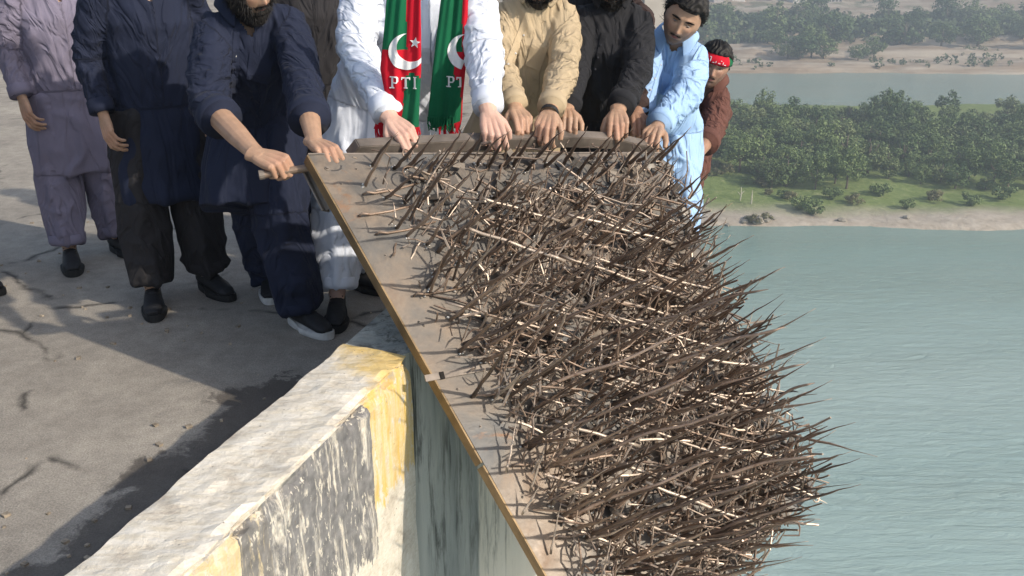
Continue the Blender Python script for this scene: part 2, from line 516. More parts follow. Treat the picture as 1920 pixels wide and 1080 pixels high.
def litter():
    rs = np.random.RandomState(31); mb = MB()
    for i in range(520):
        s = rs.rand() ** 1.3
        q = iS + (iA1 - iS) * (1 - s * .75); off = rs.exponential(0.22) + 0.01
        n_ = np.array([-dirI[1], dirI[0], 0]); c = q + n_ * off
        if i % 3 == 0: c = np.array([rs.uniform(-3, 0), rs.uniform(2.6, 6), 0])
        if c[0] > iA1[0] and c[1] < 3.2: continue
        r = rs.uniform(.0025, .009); a = nrm([rs.normal(), rs.normal(), 0]); b_ = np.array([-a[1], a[0], 0])
        mb.box((c[0], c[1], r * .4 + .001), a * r * rs.uniform(.7, 1.6), b_ * r, np.array([a[0] * .2, a[1] * .2, 1]) * r * .55)
    o = mb.build('road_grit', simple('grit_stone', (0.30, 0.25, 0.19), .9, scale=40, var=.5)); tag(o, 'small stones and grit scattered on the road along the parapet', 'grit', kind='stuff')
litter()
# ------------------------------------------------------------------ landscape
WZ = -40.0
def mat_water():
    t = NT('river_water', 0.08, spec=0.45)
    p = t.pos()
    y = t.sep(p)[1]
    n = t.noise(t.mapv(p, (0.02, 0.05, 1)), 1.0, 4)
    base = t.ramp(n, [(0.3, (0.32, 0.44, 0.415)), (0.7, (0.39, 0.51, 0.485))])
    big = t.noise(t.mapv(p, (0.006, 0.03, 1), (0, 0, .15)), 1.0, 5, .6, .4)
    base = t.mix(t.ramp(big, [(.42, 0.0), (.62, .55)]), base, (0.36, 0.44, 0.40))
    shore = t.ramp(t.math('MULTIPLY', y, 0.001), [(0.085, 0.0), (0.128, 0.8)])
    base = t.mix(shore, base, (0.17, 0.27, 0.225))
    t.color(base)
    t.p.inputs['IOR'].default_value = 1.33
    r1 = t.noise(t.mapv(p, (0.22, 1.0, 1), (0, 0, .08)), 1.2, 7, 0.66, 0.8)
    r2 = t.noise(t.mapv(p, (1.2, 3.4, 1), (0, 0, 0.2)), 1.1, 4, 0.6)
    wind = t.ramp(t.noise(t.mapv(p, (0.015, 0.06, 1)), 1.0, 4), [(.35, .25), (.65, 1.0)])
    r1 = t.math('MULTIPLY', r1, wind)
    t.bump(r1, 0.8, 0.6)
    t.bump(r2, 0.35, 0.15)
    return t.m
def mat_terrain():
    t = NT('river_bank_ground', 0.95, spec=0.1)
    p = t.pos()
    z = t.sep(p)[2]; y = t.sep(p)[1]
    nb = t.noise(p, 0.05, 6, 0.65)
    nf = t.noise(p, 0.6, 6, 0.7)
    sand = t.ramp(nf, [(0.3, (0.36, 0.30, 0.23)), (0.7, (0.56, 0.49, 0.40))])
    grass = t.ramp(nf, [(0.3, (0.12, 0.17, 0.05)), (0.55, (0.20, 0.25, 0.085)), (0.75, (0.33, 0.33, 0.17))])
    h = t.math('ADD', z, t.math('MULTIPLY', nb, 2.6))
    h = t.math('ADD', h, t.math('MULTIPLY', nf, 0.9))
    yy = t.math('ADD', y, t.math('ADD', t.math('MULTIPLY', nb, 14.0), t.math('MULTIPLY', nf, 5.0)))
    near = t.ramp(t.math('MULTIPLY', yy, 0.001), [(0.154, 0.0), (0.158, 1.0)])
    c = t.mix(near, sand, grass)
    dry = t.ramp(t.noise(t.mapv(p, (0.02, 0.1, 0.5)), 1.0, 6, 0.7), [(0.42, (0.34, 0.25, 0.17)), (0.6, (0.52, 0.44, 0.34))])
    far = t.ramp(t.math('MULTIPLY', y, 0.001), [(0.27, 0.0), (0.30, 1.0)])
    c = t.mix(far, c, dry)
    scrub = t.ramp(t.noise(t.mapv(p, (0.07, 0.05, 0.1)), 1.0, 6, 0.75), [(0.52, 0.0), (0.6, 0.8)])
    hill = t.ramp(t.math('MULTIPLY', y, 0.001), [(0.46, 0.0), (0.50, 1.0)])
    c = t.mix(t.math('MULTIPLY', scrub, hill), c, (0.14, 0.15, 0.07))
    t.color(c)
    t.bump(nf, 0.6, 0.6)
    return t.m
M['water'] = mat_water(); M['terrain'] = mat_terrain()

def sm(a, b, x):
    x = np.clip((x - a) / (b - a), 0, 1); return x * x * (3 - 2 * x)
def terrain_h(X, Y):
    X = np.asarray(X, float); Y = np.asarray(Y, float)
    P = np.stack([X, Y, 0 * X], -1).reshape(-1, 3)
    nl = (vnoise(P * 0.03, 5) - 0.5).reshape(X.shape)
    nm = (vnoise(P * 0.12, 6) - 0.5).reshape(X.shape)
    nf = (vnoise(P * 0.5, 8) - 0.5).reshape(X.shape)
    Yw = Y + nl * 5 + nm * 2.0
    h = np.full(X.shape, -43.0)
    h = h + 3.5 * sm(133, 141, Yw) + 1.3 * sm(141, 172, Yw)
    h = h + 0.6 * nm + 0.35 * nf
    h = h - 4.0 * sm(246, 256, Yw)
    h = h + 4.4 * sm(318, 330, Yw) + 2.2 * sm(352, 356, Yw + nl * 6) + 3.2 * sm(385, 391, Yw + nl * 10) + 2.0 * sm(410, 470, Yw)
    far = sm(455, 600, Y)
    h = h + far * (vnoise(P * 0.01, 11).reshape(X.shape) * 22 + 6)
    h = h + np.clip(Y - 560, 0, None) * 0.24 * (0.7 + 0.6 * vnoise(P * 0.006, 12).reshape(X.shape))
    h = h + sm(300, 420, Y) * (nm * 1.5 + nf * 0.8)
    return h
def zground(x, y): return float(terrain_h(np.array([x]), np.array([y]))[0])
def terrain():
    ys = np.concatenate([np.arange(120, 260, 1.4), np.arange(260, 480, 3.2), np.arange(480, 900, 9), np.arange(900, 2200, 40)])
    nx = 190
    V = []
    for y in ys:
        w0, w1 = -0.75 * y - 60, 0.75 * y + 60
        V.append(np.stack([np.linspace(w0, w1, nx), np.full(nx, y)], -1))
    V = np.array(V)
    H = terrain_h(V[..., 0], V[..., 1])
    P = np.concatenate([V, H[..., None]], -1).reshape(-1, 3)
    ny = len(ys)
    a = (np.arange(ny - 1)[:, None] * nx + np.arange(nx - 1)[None]).ravel()
    F = np.stack([a, a + 1, a + nx + 1, a + nx], -1)
    o = link('river_banks', mesh_of('river_banks', P, F, M['terrain'], True))
    o['kind'] = 'structure'
    # river bed / ground sheet far out
    g = link('ground', mesh_of('ground', [(-4000, -1500, -44), (4000, -1500, -44), (4000, 5000, -44), (-4000, 5000, -44)], [(0, 1, 2, 3)], M['terrain']))
    g['kind'] = 'structure'
    w = link('river_water', mesh_of('river_water', [(-4000, -1500, WZ), (4000, -1500, WZ), (4000, 640, WZ), (-4000, 640, WZ)], [(0, 1, 2, 3)], M['water']))
    w['kind'] = 'structure'
terrain()

# ---- trees
def mat_leaf(name, a, b):
    t = NT(name, 0.6, spec=0.25)
    oi = t.new('ShaderNodeObjectInfo').outputs['Random']
    n = t.noise(t.coord(), 0.9, 3)
    f = t.math('ADD', t.math('MULTIPLY', oi, 0.6), t.math('MULTIPLY', n, 0.6))
    t.color(t.ramp(f, [(0.25, a), (0.85, b)]))
    return t.m
M['leaf'] = mat_leaf('foliage', (0.065, 0.115, 0.04), (0.19, 0.25, 0.09))
M['leaf_dry'] = mat_leaf('dry_foliage', (0.13, 0.12, 0.06), (0.20, 0.19, 0.09))
def mat_far():
    t = NT('far_foliage', 0.7, spec=.1)
    n = t.noise(t.pos(), 0.12, 4, .6)
    t.color(t.ramp(n, [(.3, (0.07, .11, .05)), (.7, (.17, .20, .10))])); return t.m
M['leaf_far'] = mat_far()
M['bark'] = simple('bark', (0.16, 0.12, 0.09), 0.9)

def crown_mesh(seed, squat=1.0, n_clump=30, per=46, leaf=0.20, mat='leaf'):
    rs = np.random.RandomState(seed)
    V = []; F = []
    k = 0
    for c in range(n_clump):
        while True:
            q = rs.uniform(-1, 1, 3)
            if 0.35 < np.linalg.norm(q) < 1: break
        cen = q * [2.1, 2.1, 1.9 * squat] + [0, 0, 2.7 * squat]
        r = rs.uniform(0.45, 0.95)
        D = rs.normal(size=(per, 3)); D /= np.linalg.norm(D, axis=1)[:, None]
        P = cen + D * (r * rs.uniform(0.65, 1.05, per))[:, None] * [1, 1, 0.8]
        for i in range(per):
            n = nrm(D[i] * [1, 1, 1] + rs.normal(size=3) * 0.55 + [0, 0, 0.35])
            a = nrm(np.cross(n, rs.normal(size=3))); b = np.cross(n, a)
            s = leaf * rs.uniform(0.6, 1.3)
            V += [P[i] - a * s, P[i] - b * s * 0.6, P[i] + a * s, P[i] + b * s * 0.6 + n * s * .2]
            F.append((k, k + 1, k + 2, k + 3)); k += 4
    return mesh_of('crown', V, F, M[mat])
M['leaf_light'] = mat_leaf('pale_foliage', (0.10, 0.14, 0.05), (0.22, 0.26, 0.11))
crowns = [crown_mesh(s, sq, mat=m_) for s, sq, m_ in ((1, 1.0, 'leaf'), (2, 1.15, 'leaf'), (3, 0.9, 'leaf_light'), (4, 1.3, 'leaf'), (5, 1.0, 'leaf'), (6, 0.7, 'leaf_light'), (7, 0.8, 'leaf'), (8, 0.6, 'leaf'))]
bushes = [crown_mesh(11, 0.55, 10, 60, 0.26), crown_mesh(12, 0.5, 9, 60, 0.26, 'leaf_dry')]
def trunk_mesh(seed):
    rs = np.random.RandomState(seed); mb = MB()
    mb.tube([(0, 0, -0.5), (0.05, 0.03, 0.8), (rs.uniform(-.2, .2), 0, 2.2), (0.1, 0, 3.4)], [0.2, 0.15, 0.11, 0.05], 7)
    for k in range(4):
        a = rs.uniform(0, 6.28)
        mb.tube([(0, 0, 1.2 + .2 * k), (math.cos(a) * .8, math.sin(a) * .8, 2.3), (math.cos(a) * 1.4, math.sin(a) * 1.4, 3.2)], [0.08, 0.05, 0.02], 5)
    return mb.mesh('trunk', M['bark'], True)
trunks = [trunk_mesh(s) for s in (1, 2, 3)]
def place_tree(x, y, s, sz, rs, name, label, group, ms=None, trunk=True):
    z = zground(x, y)
    if z < WZ + 0.15: return None
    e = empty(name, (x, y, z)); e.rotation_euler = (0, 0, rs.uniform(0, 6.28)); e.scale = (s, s, s * sz)
    tag(e, label, 'tree' if trunk else 'bush', group)
    ms = ms or crowns
    ci = rs.randint(len(ms)); c = bpy.data.objects.new('crown', ms[ci])
    if name == 'riverside_tree':
        kind = 'pale green' if ci in (2, 5) else 'dark green'; row = 'along its front edge by the meadow' if y < 168 else ('in its middle' if y < 205 else 'along its back edge by the water')
        e['label'] = kind + ' leafy tree of the near bank wood, ' + row; e['group'] = kind + ' trees ' + row
    COL.objects.link(c); c.parent = e
    if trunk:
        t = bpy.data.objects.new('trunk', trunks[rs.randint(3)]); COL.objects.link(t); t.parent = e
    return e
def trees():
    rs = np.random.RandomState(4)
    cnt = 0
    pts = []
    tries = 0
    while cnt < 262 and tries < 9000:
        tries += 1
        y = rs.uniform(154, 226); 
        px = rs.uniform(1130, 2000)
        x = (px - 960) / FPX * (y * CT + 41 * ST)
        lim = 158 + 3 * math.sin(x * 0.2) + (8 if px < 1400 else 0)
        if y < lim: continue
        top = 226 if px < 1480 else 219 + 5 * math.sin(px * .02)
        if px < 1370: top = 226 + 8
        if y > top: continue
        if any((x - a) ** 2 + (y - b) ** 2 < 3.3 ** 2 for a, b in pts): continue
        pts.append((x, y))
        s = rs.uniform(0.75, 1.45) * (0.85 if y < 165 else 1)
        if place_tree(x, y, s, rs.uniform(.85, 1.25), rs, 'riverside_tree', 'leafy green tree in the dense wood on the near river bank', 'trees of the wood on the near bank'): cnt += 1
    # far bank
    cnt = 0; pts = []; tries = 0
    while cnt < 44 and tries < 5000:
        tries += 1
        y = rs.uniform(366, 446); px = rs.uniform(1260, 2000)
        x = (px - 960) / FPX * (y * CT + 41 * ST)
        if any((x - a) ** 2 + (y - b) ** 2 < 7.5 ** 2 for a, b in pts): continue
        pts.append((x, y))
        if place_tree(x, y, rs.uniform(2.0, 3.2), rs.uniform(.65, 1.0), rs, 'far_bank_tree', 'hazy grey green tree on the far side of the river', 'trees on the far bank'): cnt += 1
    # scrub and far wood that read as one mass
    V = []; F = []; k = 0
    q_rs = np.random.RandomState(77)
    N = 2300
    for i in range(N):
        y = (362 + 85 * q_rs.rand() if i % 3 else 440 + 170 * q_rs.rand()) if i % 14 else q_rs.uniform(328, 362); px = q_rs.uniform(1230, 2050); x = (px - 960) / FPX * (y * CT + 38 * ST)
        if y > 450 and vnoise(np.array([[x * .03, y * .03, 0]]), 3)[0] < .62: continue
        if y < 385 and vnoise(np.array([[x * .05, y * .05, 1]]), 3)[0] < .5: continue
        z = zground(x, y); R = q_rs.uniform(1.2, 3.6) * (.95 if 365 < y < 450 else .45)
        if z < WZ + .2: continue
        for j in range(26):
            D = nrm(q_rs.normal(size=3)); P = np.array([x, y, z + R * .7]) + D * R * [1, 1, .9] * q_rs.uniform(.6, 1.05)
            n = nrm(D + q_rs.normal(size=3) * .6); a = nrm(np.cross(n, q_rs.normal(size=3))); b = np.cross(n, a); s = R * q_rs.uniform(.2, .38)
            V += [P - a * s, P - b * s, P + a * s, P + b * s]; F.append((k, k + 1, k + 2, k + 3)); k += 4
    o = link('distant_scrub', mesh_of('distant_scrub', V, F, M['leaf_far'])); tag(o, 'hazy mass of scrub and low wood on the far bank and hillside', 'scrub', kind='stuff')
    for (px, y, s) in ((1478, 350, 2.2), (1500, 347, 2.6), (1522, 352, 2.4), (1545, 349, 2.0), (1610, 345, 1.6), (1397, 388, 1.3), (1640, 352, 1.9)):
        x = (px - 960) / FPX * (y * CT + 37 * ST)
        place_tree(x, y, s, .8, rs, 'far_bank_tree', 'dark tree at the water edge of the far bank in front of the terraces', 'dark trees at the far water edge')
    # bushes in the near meadow
    for (px, py, s, k) in ((1500, 386, .85, 0), (1522, 392, .9, 0), (1480, 372, .6, 1), (1340, 335, .6, 1), (1362, 330, .7, 1), (1398, 345, .5, 0), (1428, 350, .6, 1), (1412, 408, .55, 1), (1436, 405, .5, 1), (1330, 300, .7, 0), (1345, 318, .5, 1), (1560, 372, .8, 0), (1600, 380, .7, 1), (1650, 366, .9, 0), (1700, 385, .6, 0), (1750, 372, .8, 1), (1820, 380, .8, 0), (1880, 370, .9, 0), (1468, 368, .55, 0), (1442, 362, .4, 1)):
        q = on_z(px, py, -38.8)
        place_tree(q[0], q[1], s, 1.0, rs, 'meadow_bush', 'dry brownish bush in the grass by the near shore' if k else 'low green bush in the grass by the near shore', 'dry bushes on the near shore' if k else 'green bushes on the near shore', [bushes[k]], False)
    # two pale bare saplings
    sp = MB(); sp.tube([(0, 0, -.2), (0.1, 0, 1.2), (0.0, 0, 2.4)], [.14, .11, .04], 6); sp.tube([(0.05, 0, 1.0), (.6, 0, 1.7)], [.09, .04], 5); sp.tube([(0.05, 0, .9), (-.5, .1, 1.5)], [.09, .04], 5)
    mat = simple('pale_dead_wood', (0.55, 0.52, 0.42), 0.9)
    me = sp.mesh('bare_sapling', mat)
    for i, (px, py) in enumerate(((1388, 372), (1409, 378))):
        q = on_z(px, py, -38.8); o = link('bare_sapling', me); o.location = (q[0], q[1], zground(q[0], q[1])); o.rotation_euler = (0, 0, i * 1.3)
        tag(o, ('left' if i == 0 else 'right') + ' one of two pale bare saplings in the grass before the wood', 'sapling', 'pale bare saplings')
    # boulders on the sand
    rm = simple('boulder_stone', (0.30, 0.27, 0.22), 0.9, scale=2)
    bm = bmesh.new(); bmesh.ops.create_icosphere(bm, subdivisions=2, radius=1)
    for v in bm.verts:
        n = mnoise.noise(v.co * 1.3); v.co *= 1 + 0.45 * n; v.co.z *= 0.6
    me = bpy.data.meshes.new('boulder'); bm.to_mesh(me); bm.free(); me.materials.append(rm)
    for i, (px, py, s) in enumerate(((1405, 409, .9), (1422, 412, 1.3), (1436, 411, .8), (1395, 413, .6), (1450, 409, .5), (1340, 412, .5), (1580, 410, .8), (1700, 408, .7), (1365, 415, .5))):
        q = on_z(px, py, -39.3); o = link('boulder', me); o.location = (q[0], q[1], zground(q[0], q[1]) + .1); o.scale = (s, s * .8, s); o.rotation_euler = (0, 0, i)
        tag(o, 'grey brown boulder on the sand at the near waterline', 'boulder', 'boulders on the near shore')
    # houses on the hillside
    wall = [simple('house_wall', c, .9, scale=1, var=.08, bump=0) for c in ((0.62, 0.56, 0.50), (0.66, 0.63, 0.58), (0.52, 0.42, 0.36))]
    roofm = simple('house_roof', (0.35, 0.28, 0.25), .9, bump=0); wm = simple('window_glass', (0.05, 0.06, 0.07), .2, bump=0)
    wb_ = MB(); wb_.box((0, 0, 0), (0.6, 0, 0), (0, .06, 0), (0, 0, .7)); winme = wb_.mesh('window', wm)
    for i, (px, y, w, h, hl) in enumerate(((1345, 640, 5.5, 5, 'narrow pale house low on the hillside at the wood edge'), (1378, 655, 8, 6, 'broad cream house on the hillside above the far trees'), (1418, 690, 6, 5, 'small whitish house higher up on the far hillside'), (1452, 660, 5, 4, 'squat brown walled house on the far hillside'), (1492, 650, 8, 5, 'long pale house near the right end of the far hillside village'), (1360, 730, 6, 7, 'tall pale house highest on the far hillside'), (1560, 660, 8, 6, 'cream house right of the spikes on the far hillside'), (1640, 690, 9, 5, 'wide white house on the far right hillside'), (1740, 670, 7, 6, 'brown walled house on the far right hillside'), (1835, 700, 8, 6, 'pale two storey house at the far right of the hillside'))):
        y = 515 + (y - 640) * .5; x = (px - 960) / FPX * (y * CT + 30 * ST); z = zground(x, y)
        e = empty('hillside_house', (x, y, z)); e.rotation_euler = (0, 0, 0.3 * math.sin(i * 2.1)); tag(e, hl, 'house', 'houses on the far hillside')
        m = MB(); m.box((0, 0, h / 2 - 1), (w / 2, 0, 0), (0, 3.5, 0), (0, 0, h / 2 + 1)); o = link('wall', m.mesh('wall', wall[i % 3])); o.parent = e
        m = MB(); m.box((0, 0, h + .26), (w / 2 + .4, 0, 0), (0, 3.9, 0), (0, 0, .25)); o = link('roof', m.mesh('roof', roofm)); o.parent = e
        for k in range(int(w // 2)):
            for fl in range(1 if h < 5.5 else 2):
                o = link('window', winme); o.parent = e; o.location = (-w / 2 + 1.2 + 2 * k, -3.53, h - 1.8 - fl * 2.7)
trees()

# ------------------------------------------------------------------ haze
def haze():
    m = bpy.data.materials.new('haze_air'); m.use_nodes = True; n = m.node_tree; n.nodes.clear()
    o = n.nodes.new('ShaderNodeOutputMaterial'); v = n.nodes.new('ShaderNodeVolumePrincipled')
    v.inputs['Color'].default_value = (0.74, 0.87, 1.0, 1); v.inputs['Density'].default_value = HAZE; v.inputs['Anisotropy'].default_value = 0.2
    n.links.new(v.outputs[0], o.inputs['Volume'])
    mb = MB(); z0, z1 = -46, 190
    mb.box((0, 1750, (z0 + z1) / 2), (4100, 0, 0), (0, 3300, 0), (0, 0, (z1 - z0) / 2))
    h = mb.build('haze', m); h['kind'] = 'stuff'
HAZE = 0.0014
haze()
# ------------------------------------------------------------------ spiked steel panel
PN = nrm([0.40, -0.62, 0.67])
PP = at(780, 640, 2.93)
def pw(px, py, h=0.0):
    r = ray(px, py)
    t = np.dot(PN, PP + PN * h - CAM) / np.dot(PN, r)
    return CAM + r * t
QTL, QTR, QBR, QBL = pw(578, 291), pw(1238, 288), pw(1522, 925), pw(1150, 1300)
def quad(u, v, h=0.0):
    a = QTL * (1 - u) + QTR * u; b = QBL * (1 - u) + QBR * u
    # right border bulges slightly
    return a * (1 - v) + b * v + PN * h
SDIR = nrm(at(0, 0, 0) * 0 + np.array([0.416, -0.641, 0.644]))
E1 = nrm(QTR - QTL); E2 = nrm(np.cross(E1, PN)); 
if E2[2] > 0: E2 = -E2

def mat_plate():
    t = NT('weathered_steel_sheet', 0.5, 0.25, 0.5)
    p = t.coord()
    n = t.noise(p, 3.2, 6, 0.62, 0.5)
    c = t.ramp(n, [(0.30, (0.085, 0.09, 0.095)), (0.46, (0.13, 0.118, 0.104)), (0.60, (0.205, 0.16, 0.12)), (0.72, (0.16, 0.10, 0.06))])
    n2 = t.noise(p, 22, 6, 0.7)
    c = t.mix(0.45, c, t.ramp(n2, [(0.35, 0.3), (0.7, 0.72)]), 'OVERLAY')
    rs_ = t.ramp(t.noise(p, 7, 6, 0.7, 0.8), [(0.60, 0.0), (0.70, 0.75)])
    c = t.mix(rs_, c, (0.24, 0.12, 0.055))
    t.color(c)
    t.rough(t.ramp(n2, [(0.3, 0.38), (0.7, 0.62)]))
    t.bump(n, 0.25, 0.02); t.bump(n2, 0.2, 0.002)
    return t.m
def mat_rod(name, a, b, rough=0.5, met=0.35):
    t = NT(name, rough, met, 0.5)
    oi = t.new('ShaderNodeObjectInfo').outputs['Random']
    n = t.noise(t.pos(), 14, 5, 0.7)
    f = t.math('ADD', t.math('MULTIPLY', oi, 0.45), t.math('MULTIPLY', n, 0.65))
    c = t.ramp(f, [(0.25, a), (0.8, b)])
    ru = t.ramp(t.noise(t.pos(), 30, 4, 0.7), [(0.56, 0.0), (0.66, 0.6)])
    c = t.mix(ru, c, (0.15, 0.075, 0.04))
    t.color(c)
    t.bump(t.noise(t.pos(), 120, 4, 0.7), 0.5, 0.002)
    return t.m
M['plate'] = mat_plate()
M['rod_dark'] = mat_rod('dark_rusted_rod', (0.075, 0.054, 0.043), (0.28, 0.20, 0.15))
M['rod_mid'] = mat_rod('brown_rusted_rod', (0.20, 0.14, 0.10), (0.44, 0.32, 0.24))
M['rod_light'] = mat_rod('bare_steel_rod', (0.38, 0.30, 0.235), (0.62, 0.51, 0.41), 0.42, 0.4)
M['edge'] = simple('rusted_angle_iron', (0.21, 0.145, 0.075), 0.5, 0.35, scale=9, var=0.4)
M['weld'] = simple('weld_bead', (0.55, 0.52, 0.48), 0.3, 0.8, scale=60)
M['bar'] = simple('steel_bar', (0.22, 0.185, 0.155), 0.5, 0.35, scale=12, var=0.35)
M['blackhole'] = simple('dark_slot', (0.02, 0.016, 0.013), 0.9)

panel = empty('spiked_panel', quad(0.5, 0.5))
tag(panel, 'large tilted steel sheet covered with rusty spikes, held by the row of men', 'spiked panel')
def plate():
    n = 46
    V = []
    for k in (0, 1):
        for i in range(n + 1):
            for j in range(n + 1):
                u, v = i / n, j / n
                dd = 0.004 * math.sin(u * 9 + v * 4) + 0.003 * math.sin(v * 13)
                V.append(quad(u, v, dd - 0.006 * k))
    V = np.array(V); m = n + 1; N = m * m
    F = []
    for i in range(n):
        for j in range(n):
            a = i * m + j
            F.append((a, a + 1, a + m + 1, a + m)); F.append((N + a, N + a + m, N + a + m + 1, N + a + 1))
    for i in range(n):
        for (a, b) in (((i * m), (i + 1) * m), ((i + 1) * m + n, i * m + n)): F.append((a, b, b + N, a + N))
        for (a, b) in ((i + 1, i), (n * m + i, n * m + i + 1)): F.append((a, b, b + N, a + N))
    me = mesh_of('sheet', V, F, M['plate'], False)
    bm = bmesh.new(); bm.from_mesh(me); bmesh.ops.recalc_face_normals(bm, faces=bm.faces); bm.to_mesh(me); bm.free()
    link('sheet', me, panel)
    # angle iron along the left edge: a fold 35 mm deep behind the sheet
    mb = MB(); 
    for a, b in ((0, 0.60), (0.605, 1.0)):
        A, B = quad(0, a), quad(0, b); d = nrm(B - A); o = nrm(np.cross(d, PN))
        if np.dot(o, E1) > 0: o = -o
        mb.box((A + B) / 2 + o * 0.0035 - PN * 0.020, (B - A) / 2, o * 0.003, PN * 0.0235)
    mb.build('edge_strip', M['edge'], panel)
    mb = MB(); A, B = quad(0, 0), quad(1, 0); d = nrm(B - A)
    mb.box((A + B) / 2 - E2 * 0.0035 - PN * 0.011, (B - A) / 2, E2 * 0.003, PN * 0.0145)
    mb.build('edge_strip', M['bar'], panel)
    # stiffening bars behind
    for v in (0.02, 0.33, 0.66, 0.98):
        mb = MB(); A, B = quad(0.03, v), quad(0.97, v)
        mb.box((A + B) / 2 - PN * 0.035, (B - A) / 2, E2 * 0.02, PN * 0.02)
        mb.build('stiffener', M['bar'], panel)
plate()

def spike_mesh(seed, bend, mat, r=0.0078, kinks=2, n=7):
    rs = np.random.RandomState(seed)
    P = []; R = []
    k = 9
    b = rs.normal(size=3) * bend
    for i in range(k + 1):
        s = i / k
        P.append(np.array([b[0] * math.sin(s * 2.6) + rs.normal() * 0.0012, b[1] * math.sin(s * 2.2) + rs.normal() * 0.0012, s]))
        R.append(max(0.0007, r * (1 - 0.35 * s) * (1 if s < 0.5 else (1 - s) / 0.5 * 0.93 + 0.05)) * (1 + rs.normal() * 0.05))
    # nonuniform scale is handled by keeping z unit and x,y in metres
    V, F = tube_geo(P, R, n)
    return mesh_of('spike', V, F, M[mat], True)
spikes_d = [spike_mesh(s, 0.007, 'rod_dark', 0.0060) for s in range(6)]
spikes_m = [spike_mesh(20 + s, 0.008, 'rod_mid', 0.0058) for s in range(4)]
spikes_l = [spike_mesh(40 + s, 0.012, 'rod_light', 0.0056) for s in range(4)]

